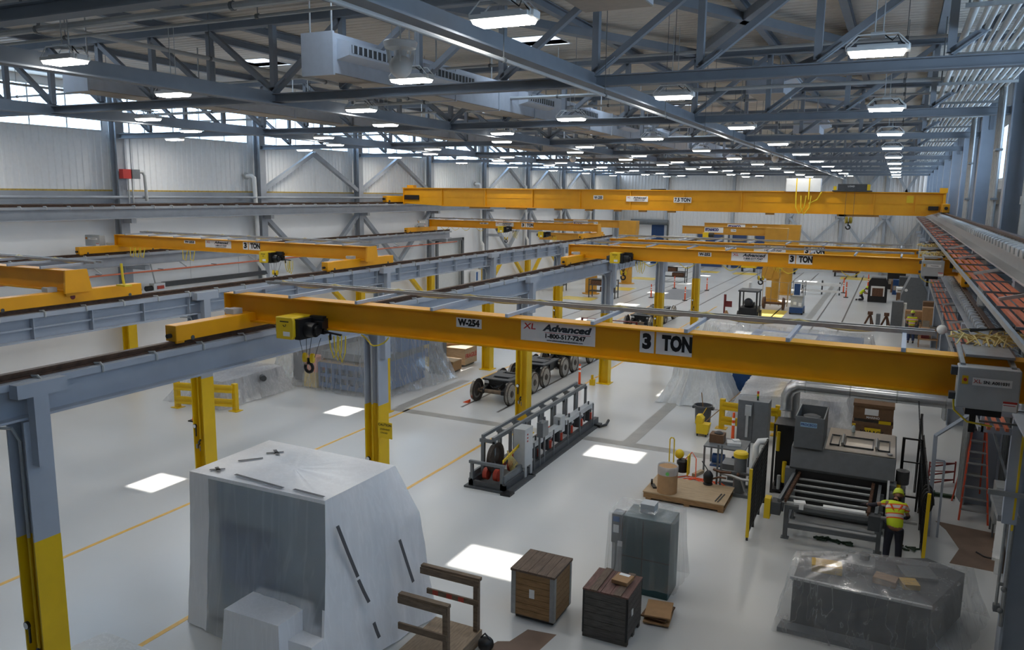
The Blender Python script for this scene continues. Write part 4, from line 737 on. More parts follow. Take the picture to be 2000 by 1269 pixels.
# guard fences
MESH = mat('black_wire_mesh', (30,31,32), .6, .2, var=.2)
def fence(name, lab, x, y0, y1, z, npan):
    t = T('mesh_fence', lab, 'fence', (x, (y0+y1)/2, 0), 0, 'mesh guard fences'); d = (y1-y0)/npan
    MB().bar((x,y0,.08),(x,y0,z),.07).build('yellow_post', SIGNY, t); MB().bar((x,y0,0),(x,y0,.08),.05).build('post_foot', BLACK, t)
    for i in range(npan):
        a, b = y0+d*i+.04, y0+d*(i+1); f = MB().bar((x,a,.15),(x,b,.15),.03).bar((x,a,z-.02),(x,b,z-.02),.03).bar((x,b,.0),(x,b,z),.05).build('panel_frame', BLACK, t); m_ = MB(); k = int((b-a)/.05)
        for j in range(k): yy = a+(b-a)*j/k; m_.bar((x,yy,.15),(x,yy,z-.02),.007)
        for j in range(int(z/.12)): m_.bar((x+.01,a,.15+.12*j),(x+.01,b,.15+.12*j),.007)
        m_.build('wire_mesh', MESH, f)
    return t
fence('', 'black mesh fence with yellow end post left of the washer', -2.66, 18.75, 21.4, 1.8, 3); f = fence('', 'black mesh fence with yellow end post right of the washer', 1.12, 18.95, 23.8, 1.8, 4)
tag(MB().tube([(1.12+.1*math.cos(a),19.1+.04*a,1.5+.26*math.sin(a)) for a in [i*.5 for i in range(38)]],.03,6).build('hose_coil', BLACK), 'black hose coiled over the right fence end post', 'hose')
t = T('tall_guard_frame', 'tall black guard frame at the right end of the washer hood', 'guard', (.85, 23.3, 0)); MB().bar((.62,22.6,.02),(.62,22.6,2.0),.07).bar((1.05,22.6,.02),(1.05,22.6,2.0),.05).bar((.62,22.6,1.98),(1.05,22.6,1.98),.04).bar((.62,22.6,1.35),(1.05,22.6,1.35),.03).bar((.62,22.6,.4),(1.05,22.6,.4),.04).bar((1.05,24.2,0),(1.05,24.2,2.3),.06).bar((1.05,22.6,1.98),(1.05,24.2,2.28),.04).build('frame', BLACK, t); m_ = MB()
for i in range(12): m_.bar((.66+.035*i,22.6,.42),(.66+.035*i,22.6,1.35),.006)
m_.build('bars', TRAY, t)
t = T('dark_enclosure', 'black framed enclosure with hoses between left fence and washer hood', 'enclosure', (-2.3, 22.6, 0)); MB().box(-2.62,-2.1,22.3,23.1,.05,.1).bar((-2.6,22.3,0),(-2.6,22.3,2.0),.06).bar((-2.1,22.3,0),(-2.1,22.3,2.0),.06).bar((-2.6,23.1,0),(-2.6,23.1,2.0),.06).bar((-2.1,23.1,0),(-2.1,23.1,2.0),.06).box(-2.62,-2.08,22.28,23.12,1.97,2.0).box(-2.55,-2.15,22.6,23,.1,1.9).build('frame', BLACK, t)
MB().cyl((-2.3,22.45,.3),(-2.3,22.45,.9),.06,n=10).build('yellow_hose', SIGNY, t); MB().cyl((-2.5,22.42,1.2),(-2.5,22.42,1.75),.05,n=10).build('yellow_hose', SIGNY, t); MB().cyl((-2.42,22.4,.1),(-2.42,22.4,.5),.05,n=10).build('bottle', LGREY, t)
# ducts
def duct(lab, y, z, x0, x1, r, zb):
    t = T('silver_duct', lab, 'duct', (x0, y, zb), 0, 'silver ducts over the washer'); MB().tube([(x0,y,zb),(x0,y,z-.32),(x0+.1,y,z-.12),(x0+.3,y,z),(x0+.5,y,z)],r,16).build('elbow', SILVER, t); MB().cyl((x0+.45,y,z),(x1,y,z),r,n=20).build('straight_run', SILVER, t)
    m_ = MB()
    for x in [x0+.5+i*1.2 for i in range(int((x1-x0-.5)/1.2)+1)]: m_.cyl((x-.02,y,z),(x+.02,y,z),r+.008,n=20)
    m_.cyl((x0,y,zb),(x0,y,zb+.04),r+.01,n=20); m_.build('band', TRAY, t)
duct('front silver insulated duct running right over the washer', 23.95, 2.76, -2.52, 1.75, .17, 2.0); duct('rear silver insulated duct running right over the washer', 24.45, 2.88, -2.4, 1.9, .2, .1)
t = T('electrical_panel', 'grey electrical panel with signal tower beside the yellow guard rail', 'cabinet', (-3.85, 27, 0)); MB().box(-4.35,-3.35,26.7,27.3,.0,1.45).build('panel_body', MGREY, t, bev=.012); MB().box(-3.86,-3.84,26.69,26.7,.1,1.4).build('door_seam', DGREY, t); MB().box(-4.1,-3.9,26.6,26.7,.95,1.3).box(-4.06,-3.98,26.62,26.7,.2,.95).build('switch_box', LGREY, t)
q = MB().cyl((-3.75,26.9,1.45),(-3.75,26.9,1.52),.025,n=8).build('signal_tower', BLACK, t)
for i, (c_, nm) in enumerate(((mat('tower_green',(40,120,50),.3),'green_lens'),(SIGNY,'amber_lens'),(INKR,'red_lens'))): MB().cyl((-3.75,26.9,1.52+.08*i),(-3.75,26.9,1.6+.08*i),.035,n=12).build(nm, c_, q)
def wrail(lab, x0, x1, y, h=1.05, y1=None):
    t = T('guard_rail', lab, 'guard rail', ((x0+x1)/2, y, 0), 0, 'yellow guard rails'); y1 = y if y1 is None else y1; post = MB()
    for a, b in ((x0,y),(x1,y1)): MB().box(a-.09,a+.09,b-.08,b+.08,.02,h).build('post', YEL, t); MB().box(a-.2,a+.2,b-.18,b+.18,0,.02).build('base_plate', YEL, t)
    for z in (.32,.85): MB().bar((x0,y-.1,z),(x1,y1-.1,z),.04,.3).bar((x0,y-.13,z+.09),(x1,y1-.13,z+.09),.05,.09).bar((x0,y-.13,z-.09),(x1,y1-.13,z-.09),.05,.09).build('rail', YEL, t)
wrail('yellow two rail guard rail beside the grey electrical panel', -5.1, -3.2, 28.0, 1.08); wrail('yellow two rail guard rail by the covered table at the far left column', -24.2, -21.9, 20.85, 1.05, 21.5)
t = T('waste_bin', 'round grey waste bin behind the yellow mop bucket', 'bin', (-5.8, 28.1, 0)); MB().lathe([(.25,0),(.3,.66),(.34,.68),(.34,.74),(.3,.74),(.27,.1),(.02,.08)],(-5.8,28.1,0),22).build('bin_body', mat('bin_grey', (86,88,92), .5), t); MB().box(-6.18,-6.1,28.0,28.2,.6,.68).box(-5.5,-5.42,28,28.2,.6,.68).build('handle', DGREY, t)
t = T('shovel', 'shovel with wooden shaft standing in the grey waste bin', 'shovel', (-5.85, 28.1, .3)); MB().cyl((-5.75,28.05,.3),(-5.9,28.15,1.18),.018,n=8).build('shaft', WOODM, t); MB().tube([(-5.9,28.15,1.18),(-5.97,28.15,1.24),(-5.98,28.15,1.34),(-5.86,28.15,1.36),(-5.84,28.15,1.26),(-5.9,28.15,1.18)],.012).build('grip', PAPER, t)
tag(MB().cyl((-5.6,27.7,.25),(-4.6,28.6,1.25),.015,n=7).build('broom_handle', WOODM), 'wooden broom handle leaning between waste bin and yellow guard rail', 'handle')
t = T('mop_bucket', 'yellow wheeled mop bucket with wringer', 'bucket', (-5.5, 26.8, 0)); MB().prism([(-5.7,.09),(-5.32,.09),(-5.26,.45),(-5.72,.45)], 26.6, 26.95, 'y').build('tub', SIGNY, t, bev=.01); MB().prism([(-5.76,.45),(-5.5,.45),(-5.48,.62),(-5.6,.74),(-5.72,.72)], 26.62, 26.93, 'y').build('wringer', SIGNY, t); MB().cyl((-5.62,26.9,.6),(-5.45,26.95,.95),.014,n=6).build('wringer_handle', SIGNY, t)
for x in (-5.66,-5.36):
    for y in (26.64,26.91): MB().cyl((x-.02,y,.045),(x+.02,y,.045),.045,n=10).build('caster', BLACK, t)
def delin(x, y, lab, h=1.05):
    t = T('delineator_post', lab, 'traffic post', (x, y, 0), 0, 'orange delineator posts'); MB().lathe([(.2,0),(.2,.05),(.1,.07)],(x,y,0),14).build('rubber_base', BLACK, t); MB().lathe([(.055,.06),(.05,.7),(.04,h),(.01,h+.02)],(x,y,0),14).build('tube', ORNG, t); MB().lathe([(.056,.62),(.055,.7)],(x,y,0),14).lathe([(.053,.8),(.051,.88)],(x,y,0),14).build('reflective_band', PAPER, t)
delin(-4.42,26.4,'orange delineator post with white bands in front of the grey electrical panel')
# tool chests behind the washer
for i, (z0, z1) in enumerate(((.0,1.05),(1.26,1.66))):
    t = T('job_box', ('lower brown job box labelled KNAACK behind the washer', 'upper brown job box labelled MARINO behind the washer')[i], 'tool chest', (-.2, 27.2, z0), 0, 'brown job boxes'); MB().box(-.78,.38,26.9,27.7,z0,z1).build('chest_body', CARDD, t); q = MB().box(-.8,.4,26.88,27.72,z1,z1+.1).build('lid', CARDD, t)
    if i == 0: MB().box(-.42,.05,26.87,26.9,.7,.98).build('label', SIGNY, t); text('KNAACK', .17, (-.2,26.865,.84), t, INK, bold=.004)
    else: text('MARINO', .1, (-.2,26.895,1.32), t, PAPER, bold=.002); MB().box(-.45,-.05,26.89,26.9,1.4,1.6).build('paper_label', PAPER, t)
tag(MB().box(-.75,.35,26.95,27.6,1.15,1.26).build('spacer_board', WOODG), 'grey board between the two brown job boxes', 'board'); tag(MB().cb((.15,26.92,1.2),(.35,.06,.1),.05).build('yellow_cloth', SIGNY), 'yellow cloth hanging between the two brown job boxes', 'cloth')
t = T('spray_bottle', 'small spray bottle standing on the washer hood edge', 'bottle', (-.62, 22.75, 1.925)); MB().lathe([(.045,0),(.045,.14),(.015,.19)],(-.62,22.75,1.93),12).build('bottle_body', mat('pale_plastic', (190,206,206), .3), t); MB().box(-.67,-.58,22.735,22.765,2.12,2.17).build('trigger', SIGNY, t)
# grey machine under plastic, bottom right
t = T('covered_grey_machine', 'long dark grey machine under clear plastic at the lower right', 'machine', (.3, 16.0, 0))
MB().prism([(-1.25,15.15),(1.1,15.1),(1.75,16.9),(1.1,17.3),(-1.22,16.25)], .08, 1.0).build('machine_body', DGREY, t, bev=.015); MB().prism([(-1.3,15.12),(1.12,15.06),(1.12,15.12),(-1.3,15.18)], .98, 1.03).build('front_ledge', LGREY, t); MB().prism([(-1.45,14.85),(1.3,14.8),(1.3,15.1),(-1.4,15.2)], 0, .09).build('base_plate', MGREY, t)
MB().cb((-.7,15.8,1.07),(.55,.35,.14),.1).build('yellow_fitting', mat('ochre_paint', (196,160,70), .5), t); MB().cb((.75,15.8,1.05),(.3,.3,.1),.3).build('yellow_fitting', mat('ochre_paint', (196,160,70), .5), t); MB().cb((-.1,16.2,1.08),(.5,.5,.16)).build('drive_head', MGREY, t); MB().cb((.9,16.4,1.03),(.6,.5,.06),.3).build('drive_cover', MGREY, t); MB().cb((.35,15.75,1.06),(.4,.3,.12),-.2).build('wooden_block', WOODM, t); MB().cyl((-.05,16.3,1.0),(-.05,16.3,1.26),.1,n=14).build('post', DGREY, t)
shroud([([(-1.36,15.05),(1.2,15.0),(1.9,17.0),(.95,16.9),(-.08,16.6),(-1.32,16.25)], [1.05,1.04,1.1,.92,1.2,1.08], .25), ([(-1.4,14.98),(1.3,14.9),(2.05,17.1),(1.1,17.2),(0,16.9),(-1.38,16.4)], .6, .7), ([(-1.5,14.75),(1.45,14.65),(2.3,17.2),(1.2,17.5),(.1,17.2),(-1.5,16.7)], .04, 1.3)], FILMD, 'plastic_sheet', t, 240, .07, 8, 12, .03, True, 8, None, None, [((-1.2,15,.95),(-.4,14.8,.1),.08,.07),((1.2,15,1.0),(.3,14.85,.15),.06,.08),((.5,15,1.0),(-.5,14.9,.5),.05,.06)], (-.05,16.3,1.3))
# right strip: ladder, cabinets, etc.
t = T('step_ladder', 'orange step ladder with grey treads', 'ladder', (2.3, 23.3, 0)); H = 2.3
FB = [(2.05,22.55,0),(2.7,22.5,0)]; FT = [(2.2,23.25,H),(2.52,23.25,H)]; RB = [(1.97,24.0,0),(2.62,24.1,0)]; RT = [(2.2,23.35,H),(2.5,23.35,H)]
for a, b in zip(FB, FT): MB().bar(a,b,.04,.09,(0,1,0)).build('front_rail', REDP if 0 else mat('ladder_orange', (206,80,50), .5), t)
for a, b in zip(RB, RT): MB().bar(a,b,.035,.06,(0,1,0)).build('rear_rail', mat('ladder_orange', (206,80,50), .5), t)
for i in range(1, 8): f = i/8; a = Vector(FB[0]).lerp(Vector(FT[0]), f); b = Vector(FB[1]).lerp(Vector(FT[1]), f); MB().bar(a,b,.1,.03).build('tread', TRAY, t)
for i in range(1, 5): f = i/5; MB().bar(Vector(RB[0]).lerp(Vector(RT[0]), f), Vector(RB[1]).lerp(Vector(RT[1]), f),.03).build('rear_brace', TRAY, t)
MB().box(2.12,2.58,23.15,23.45,H-.02,H+.03).build('top_cap', DGREY, t)
tag(MB().prism([(1.72,21.7),(1.5,22.2),(3.0,22.0),(2.85,19.6),(1.7,19.65),(1.95,20.6)],.001,.004).build('brown_paper_sheet', KRAFT), 'large brown paper sheet on the floor in front of the orange step ladder', 'paper')
t = T('grey_cabinet', 'tall dark grey cabinet standing behind the orange step ladder', 'cabinet', (2.6, 25.2, 0)); MB().box(2.3,2.9,24.6,25.8,0,2.0).build('cabinet_body', MGREY, t, bev=.01); MB().cyl((2.55,24.58,.9),(2.55,24.6,.9),.06,n=12).box(2.58,2.6,24.59,24.6,.1,1.9).build('lock', BLACK, t)
t = T('wall_panel_box', 'pale grey box cabinet beside the white corrugated strip', 'cabinet', (2.95, 22, 0)); MB().box(2.7,3.2,21.7,22.3,.35,1.3).build('box_body', LGREY, t, bev=.01); MB().box(2.72,3.18,21.68,21.7,.4,1.25).build('box_door', LGREY, t)
for x, y in ((2.72,21.72),(3.18,21.72),(2.72,22.28),(3.18,22.28)): MB().bar((x,y,0),(x,y,.35),.04).build('leg', MGREY, t)
m_ = MB()
for i in range(5): m_.cb((2.62+.045*i,19.75+.33*i,.35+.05*i),(.2,.26,.1),-.12,.5)
m_.cb((2.72,20.4,.18),(.1,1.8,.36),-.13); tag(m_.build('corrugated_strip', PAPER), 'white folded corrugated strip leaning by the right wall columns', 'strip'); tag(MB().tube([(2.3,20.55,.02),(2.45,20.35,.02),(2.62,20.3,.03),(2.7,20.5,.02),(2.65,20.75,.02)],.02,6).build('black_cable', BLACK), 'short black cable curl on the brown paper by the right wall', 'cable')
t = T('red_barrier', 'low red folding barrier standing left of the orange step ladder', 'barrier', (1.8, 25.2, 0)); m_ = MB()
for z in (.1,.35,.6): m_.bar((1.4,24.9,z),(2.1,25.6,z),.035).bar((1.4,24.9,z+.12),(2.1,25.6,z),.025)
m_.bar((1.4,24.9,0),(1.4,24.9,.75),.04).bar((2.1,25.6,0),(2.1,25.6,.65),.04).build('frame', mat('faded_red_paint', (150,66,62), .6), t)
tag(MB().cb((1.75,24.2,.05),(.6,.12,.08),.0).cb((1.5,24.18,.07),(.12,.2,.12)).build('green_tool', GREEN), 'dark green long tool on the floor near the red barrier', 'tool')
for i, (x, y, n_) in enumerate(((-.75,19.6,26),(.85,20.0,10),(-.2,19.0,8))):
    m_ = MB(); r_ = random.Random(i)
    for j in range(n_): m_.cb((x+r_.uniform(-.4,.4)*(1 if i == 0 else .5),y+r_.uniform(-.1,.1),.02+r_.uniform(0,.03)),(r_.uniform(.08,.2),.04,.03),r_.uniform(-1,1))
    tag(m_.build('green_debris', GREEN), 'dark green scraps of packing on the floor %s' % ('under the washer roller frame','by the worker bending at the washer','just in front of the washer legs')[i], 'scraps', None, 'stuff')
t = T('steel_post_frame', 'pale blue grey post with slanting brace right of the mesh fence', 'post', (1.3, 21.1, 0)); MB().bar((1.3,21.1,0),(1.25,21.1,2.58),.09).bar((1.25,21.1,2.56),(1.95,20.2,3.5),.07).bar((1.5,21.1,0),(1.5,21.1,1.95),.05).bar((1.3,21.1,1.95),(1.5,21.1,1.95),.05).build('post', BLUEST, t)
m_ = MB()
for i in range(60): m_.cb((1.12-.004*i,21.6+.02*i,.9+.035*i),(.035,.02,.03))
tag(m_.build('hanging_chain', DGREY), 'dark chain hanging beside the pale blue grey post', 'chain')
t = T('strut_support', 'blue grey strut bracket holding the orange bars at the right edge', 'bracket', (1.9, 14, 3.2)); MB().box(1.42,2.22,13.95,14.03,4.9,5.0).box(1.42,2.22,13.95,14.03,4.62,4.72).box(1.42,1.47,13.95,14.03,4.62,5.0).box(1.85,2.05,13.93,14.05,3.2,5.0).build('strut', BLUEST, t); MB().bar((1.62,13.98,4.62),(1.9,14.0,3.8),.035).box(1.62,2.1,13.9,13.94,3.65,3.73).box(1.8,2.1,14.0,15.1,3.2,3.3).build('brace', TRAY, t); MB().bar((2.0,13.9,4.9),(2.0,13.95,3.1),.03).build('yellow_conduit', SIGNY, t)
t = T('column_conduit', 'grey conduit with valves running down the nearest right column', 'pipe', (2.2, 15.2, .8)); MB().cyl((2.18,15.16,.9),(2.18,15.16,4.6),.035,n=8).cyl((2.08,15.2,1.2),(2.08,15.2,3.0),.025,n=8).build('conduit', TRAY, t); MB().box(2.04,2.14,15.14,15.26,1.15,1.27).ball((2.14,15.12,1.2),.05,10,6).ball((2.16,15.12,1.6),.05,10,6).cyl((2.08,15.2,1.65),(2.18,15.2,1.65),.03).build('valve', MGREY, t)
# ------------------------------------------------------------ roller bench
t = T('roller_bench', 'long grey wheel roller bench with handrail and red rollers', 'bench', (-9.7, 22.5, 0))
MB().box(-10.35,-10.2,18.75,26.4,.05,.25).box(-9.35,-9.2,18.75,26.4,.05,.25).box(-10.45,-9.0,18.65,20.4,0,.05).box(-10.35,-9.2,18.75,18.85,.05,.2).box(-9.3,-9.05,20.3,26.4,0,.05).build('base_frame', DGREY, t)
MB().box(-10.3,-10.22,18.75,18.83,.2,.75).box(-9.36,-9.28,18.75,18.83,.2,.75).box(-10.34,-9.24,18.74,18.84,.7,.78).box(-9.3,-9.24,18.8,20.3,.1,.45).box(-10.35,-10.28,18.8,20.3,.1,.4).build('end_frame', MGREY, t)
for y in [19.25+1.05*i for i in range(8)]: MB().bar((-10.15,y,.25),(-10.15,y,1.32),.1).bar((-9.8,y,.25),(-9.8,y,1.26),.08).box(-10.25,-9.75,y-.04,y+.04,1.2,1.3).build('post', MGREY, t)
MB().bar((-10.15,19.2,1.38),(-10.15,26.6,1.38),.07,.09).build('upper_rail', MGREY, t); MB().bar((-9.82,19.2,1.32),(-9.82,26.6,1.32),.08,.12).build('lower_rail', MGREY, t)
MB().bar((-9.45,20.9,.72),(-9.45,23.1,.72),.22,.16).bar((-9.45,23.6,.75),(-9.45,26.2,.75),.22,.16).build('cable_trough', LGREY, t)
for i in range(8):
    y = 19.1+i*.92
    MB().lathe([(.03,-.07),(.17,-.065),(.17,.065),(.03,.07)], (-9.62,y,.34), 16, (1,0,0)).lathe([(.03,-.07),(.17,-.065),(.17,.065),(.03,.07)], (-9.95,y,.34), 16, (1,0,0)).build('red_roller', REDP, t)
    if i > 1: MB().box(-9.55,-9.32,y+.2,y+.42,.25,.6).cyl((-9.4,y+.3,.6),(-9.4,y+.3,.95),.03,n=8).box(-9.6,-9.5,y+.1,y+.2,.3,.75).build('roller_bracket', DGREY, t); MB().ball((-9.38,y+.5,.62),.07,10,6).build('junction_ball', LGREY, t); MB().cb((-9.3,y+.32,.42),(.06,.1,.24),.2).build('red_pad', REDP, t); MB().cb((-9.5,y+.55,.5),(.14,.16,.16)).build('green_motor', mat('motor_green', (52,72,62), .5), t)
for y in (20.5,22,23.2,24.3,25.6): MB().bar((-9.45,y,.25),(-9.45,y,.72),.05).bar((-9.2,y+.2,.05),(-9.2,y+.2,.9),.04).build('stanchion', MGREY, t)
MB().box(-9.6,-9.35,23.1,23.5,.5,1.05).build('junction_box', LGREY, t)
q = MB().box(-9.53,-9.16,19.95,20.5,.35,1.5).box(-9.53,-9.16,20.0,20.12,.0,.35).box(-9.53,-9.16,20.38,20.5,0,.35).build('control_cabinet', LGREY, t, bev=.01)
for z in (1.1,1.2,1.3): MB().box(-9.158,-9.15,20.1,20.16,z,z+.04).build('red_button', INKR, q)
MB().bar((-9.22,21.15,0),(-9.22,21.15,1.45),.06).bar((-9.22,21.5,0),(-9.22,21.5,1.5),.05).box(-9.3,-9.1,21.1,21.5,.95,1.4).build('conduit_post', MGREY, t)
m_ = MB(); r_ = random.Random(2)
for i in range(7): m_.tube([(-9.6,19.7,.9),(-9.5+.03*i,19.6+.04*i,.5),(-9.45,19.7,.2+.03*i),(-9.4,19.95,.5)],.012,5)
m_.build('cable', CABLE, t); q = MB().bar((-9.35,18.9,.83),(-9.35,20.0,1.02),.02,.09).build('striped_guard', SIGNY, t)
for i in range(8): MB().bar((-9.338,18.98+.13*i,.8+.022*i),(-9.338,19.03+.13*i,.88+.022*i),.004,.02).build('stripe', INK, q)
tag(MB().box(-9.25,-8.95,18.55,18.85,.0,.06).build('black_pad', BLACK), 'small black plate on the floor at the near end of the roller bench', 'plate')
tag(MB().tube([(-9.25,26.0,.06),(-8.95,25.9,.06),(-8.8,26.1,.1),(-8.85,26.5,.15)],.05,7).build('black_hose', BLACK), 'short black hose on the floor at the far end of the roller bench', 'hose')
def wheel(mb, x, y, z, s=1, r=.44): mb.lathe([(.1,-.09*s),(.15,-.05*s),(.34*r/.44,-.03*s),(r-.05,-.07*s),(r-.01,-.07*s),(r,.03*s),(r+.035,.05*s),(r+.03,.075*s),(r-.06,.07*s),(.3,.03*s),(.14,.06*s),(.1,.08*s),(.02,.09*s)], (x,y,z), 30, (1,0,0))
t = T('loose_wheel', 'worn steel rail wheel standing in the near end of the roller bench', 'wheel', (-9.8, 19.3, .3)); m_ = MB(); wheel(m_, -9.82, 19.35, .75, 1, .42); m_.build('wheel_disc', WHEELM, t)
# ------------------------------------------------------------ rail trucks
def bogie(x, y):
    t = T('rail_truck', '', 'rail truck', (x, y, 0), 0, 'row of rail trucks')
    for dy in (-1.1, 1.1):
        a = MB().cyl((x-.75,y+dy,.44),(x+.75,y+dy,.44),.085,n=14).cyl((x-.55,y+dy,.44),(x-.45,y+dy,.44),.13,n=14).build('axle', mat('oily_axle', (120,104,88), .4, .5, var=.3), t)
        for s in (-1, 1): m_ = MB(); wheel(m_, x+s*.76, y+dy, .44, -s); m_.build('wheel', WHEELM, a); m_ = MB().lathe([(.395,-.055),(.438,-.055),(.44,.035),(.43,.04)],(x+s*.76,y+dy,.44),30,(-s,0,0)); m_.build('wheel_tread', WORN, a)
    m_ = MB()
    for s in (-1, 1):
        X = x+s*.47; m_.prism([(y-1.22,.36),(y-1.22,.52),(y-.85,.62),(y-.7,.82),(y+.7,.82),(y+.85,.62),(y+1.22,.52),(y+1.22,.36),(y+.95,.34),(y+.6,.52),(y-.6,.52),(y-.95,.34)], X-.1, X+.1, 'x')
    m_.box(x-.62,x+.62,y-.25,y+.25,.5,.84).box(x-.58,x+.58,y-.78,y-.62,.62,.86).box(x-.58,x+.58,y+.62,y+.78,.62,.86); m_.build('truck_frame', GREASE, t, bev=.02)
    MB().box(x-.62,x-.34,y-.86,y+.86,.82,.88).box(x+.34,x+.62,y-.86,y+.86,.82,.88).box(x-.62,x+.62,y-.86,y-.55,.84,.89).box(x-.4,x+.4,y-.3,y+.3,.84,.9).build('top_plate', DGREY, t, bev=.01)
    for s in (-1, 1): MB().lathe([(.1,.5),(.14,.55),(.14,.72),(.1,.78)],(x+s*.25,y+s*.55,0),14).box(x+s*.3-.16,x+s*.3+.16,y-.75,y-.4,.3,.62).build('traction_motor', BLACK, t)
    MB().cyl((x-.47,y-.78,.72),(x-.47,y-.8,.72),.1,n=14).cyl((x+.45,y-.78,.72),(x+.45,y-.8,.72),.06,n=14).build('white_cap', PAPER, t)
    MB().tube([(x-.3,y-.8,.6),(x-.1,y-.95,.55),(x+.2,y-.9,.66),(x+.3,y-.7,.8)],.025).build('cable', BLACK, t)
    return t
b0 = bogie(-13.9, 28.3)
for i, y in enumerate((28.3,31.7,35.1,38.5,47.9,51.3)):
    lab = 'dark rail truck with worn steel wheels, %s from the camera in the row' % ORD[i]
    if i == 0: b0['label'] = lab
    else: dup(b0, (-13.9, y, 0), None, lab)
tag(MB().prism([(-15.0,.0),(-14.75,.0),(-14.75,.12)], 26.65, 26.85, 'y').build('wheel_chock', ORNG), 'orange chock under the nearest rail truck wheel', 'chock')
delin(-11.9,31.5,'orange delineator post at the second right column of the rail trucks',.95); t = T('air_stand', 'small yellow foot stand beside the column behind the rail trucks', 'stand', (-11.45,31.9,0)); MB().box(-11.55,-11.35,31.8,32.0,0,.25).box(-11.5,-11.42,31.85,31.95,.25,.45).build('foot', YEL, t)
# crates and bin by the far side
t = T('plywood_crate', 'low brown plywood box, the nearer of the boxes behind the big blue machine', 'crate', (-18.5, 30.8, 0), 0, 'plywood shipping crates'); MB().box(-18.9,-17.9,30.9,31.7,.08,.52).build('crate_body', WOODM, t); MB().box(-18.92,-17.88,30.88,31.72,.52,.55).build('lid', WOODL, t); MB().box(-18.85,-18.7,30.9,31.7,0,.08).box(-18.1,-17.95,30.9,31.7,0,.08).build('skid', WOODG, t)
t = T('plywood_crate', 'larger pale plywood crate with red lettering and a tube on its lid', 'crate', (-19, 32.9, 0), 0, 'plywood shipping crates'); MB().box(-20.0,-18.05,32.3,33.5,.1,.85).build('crate_body', WOODL, t); MB().box(-20.05,-18.0,32.25,33.55,.85,.9).build('lid', WOODL, t); MB().box(-19.9,-19.7,32.3,33.5,0,.1).box(-18.4,-18.2,32.3,33.5,0,.1).build('skid', WOODG, t); text('FRAGILE', .3, (-18.04,32.9,.5), t, INKR, (PI/2,0,PI/2), bold=.006)
tag(MB().cyl((-19.4,32.4,.97),(-18.6,33.3,.97),.07,n=12).build('cardboard_tube', CARD), 'cardboard tube lying on the larger plywood crate', 'tube')
t = T('yellow_bin', 'tall yellow bin beside the plastic wrapped blue machine', 'bin', (-19.9, 31.7, 0)); MB().lathe([(.28,0),(.36,1.1),(.4,1.14),(.4,1.2),(.36,1.2),(.02,1.1)],(-19.75,31.9,0),16).build('bin_body', SIGNY, t); MB().box(-19.85,-19.6,31.5,31.52,.5,.9).build('label', INKB, t)
# big blue machine under plastic
t = T('covered_blue_machine', 'large blue machine line under a clear plastic tent behind the columns', 'machine', (-20.8, 27.4, 0))
MB().box(-21.4,-18.4,25.7,25.8,.1,.3).box(-21.4,-18.4,25.7,25.8,.95,1.15).box(-21.4,-18.4,25.7,25.8,.55,.7).box(-21.4,-18.4,26.5,29.3,.1,1.3).build('lower_frame', BLUE, t)
for i in range(9): x = -21.4+.36*i; MB().box(x,x+.1,25.68,25.82,.1,1.15).build('upright', BLUE, t)
MB().box(-21.4,-18.4,25.9,29.2,1.3,1.6).box(-23.2,-21.5,26.2,29.4,.1,2.4).build('upper_body', MGREY, t); MB().box(-19.8,-18.3,27.2,29.5,1.6,2.5).build('blue_head', BLUE, t); MB().box(-22.1,-21.45,25.6,26.2,.05,.7).build('yellow_base', mat('pale_ochre', (206,180,110), .5), t); MB().box(-22.1,-21.45,25.65,26.2,.7,1.35).build('orange_panel', mat('salmon_orange', (220,140,110), .5), t)
MB().box(-21.4,-18.4,25.75,26.4,1.15,1.2).build('timber_layer', WOODL, t)
shroud([([(-23.4,25.9),(-18.4,25.75),(-18.0,29.7),(-23.3,29.8)], [2.5,2.6,2.7,2.7], .4), ([(-23.6,25.6),(-18.25,25.5),(-17.85,29.9),(-23.4,30.0)], 1.3, .8), ([(-24.0,25.5),(-18.0,25.3),(-17.3,30.2),(-23.6,30.2)], .04, 1.5)], FILMC, 'plastic_sheet', t, 160, .13, 11, 21, .1)
t = T('side_cabinet', 'grey cabinet end with dials at the right end of the plastic tent', 'cabinet', (-18.2, 30.0, 0)); MB().box(-18.9,-18.15,30.45,30.75,.0,1.5).build('cabinet_body', MGREY, t); MB().cyl((-18.5,30.44,1.2),(-18.5,30.45,1.2),.1,n=12).build('dial', BLACK, t)
t = T('covered_bench', 'low bench under cloudy plastic with a pipe stub, beside the far yellow guard rail', 'bench', (-23.8, 24, 0)); MB().box(-24.6,-22.9,21.9,24.9,.1,.9).build('bench_body', mat('slate_grey', (120,126,140), .5), t); MB().cyl((-22.9,23.9,.75),(-22.45,23.6,.75),.12,n=14).build('pipe_stub', DGREY, t)
shroud([([(-24.9,21.7),(-22.75,21.7),(-22.75,25.0),(-24.9,25.0)], .98, .5), ([(-25.1,21.5),(-22.65,21.5),(-22.65,25.1),(-25.0,25.1)], .6, .8), ([(-25.4,21.2),(-22.4,21.2),(-22.3,25.2),(-25.2,25.2)], .03, 1.5)], FILMM, 'plastic_sheet', t, 140, .1, 13, 31, .08)
t = T('traffic_cone', 'orange traffic cone half hidden behind the yellow footed column at left', 'cone', (-22.15, 19.85, 0)); MB().box(-22.35,-21.95,19.65,20.05,0,.04).build('base', BLACK, t); MB().lathe([(.15,.04),(.03,.7),(.02,.72)],(-22.15,19.85,0),16).build('cone_body', ORNG, t)
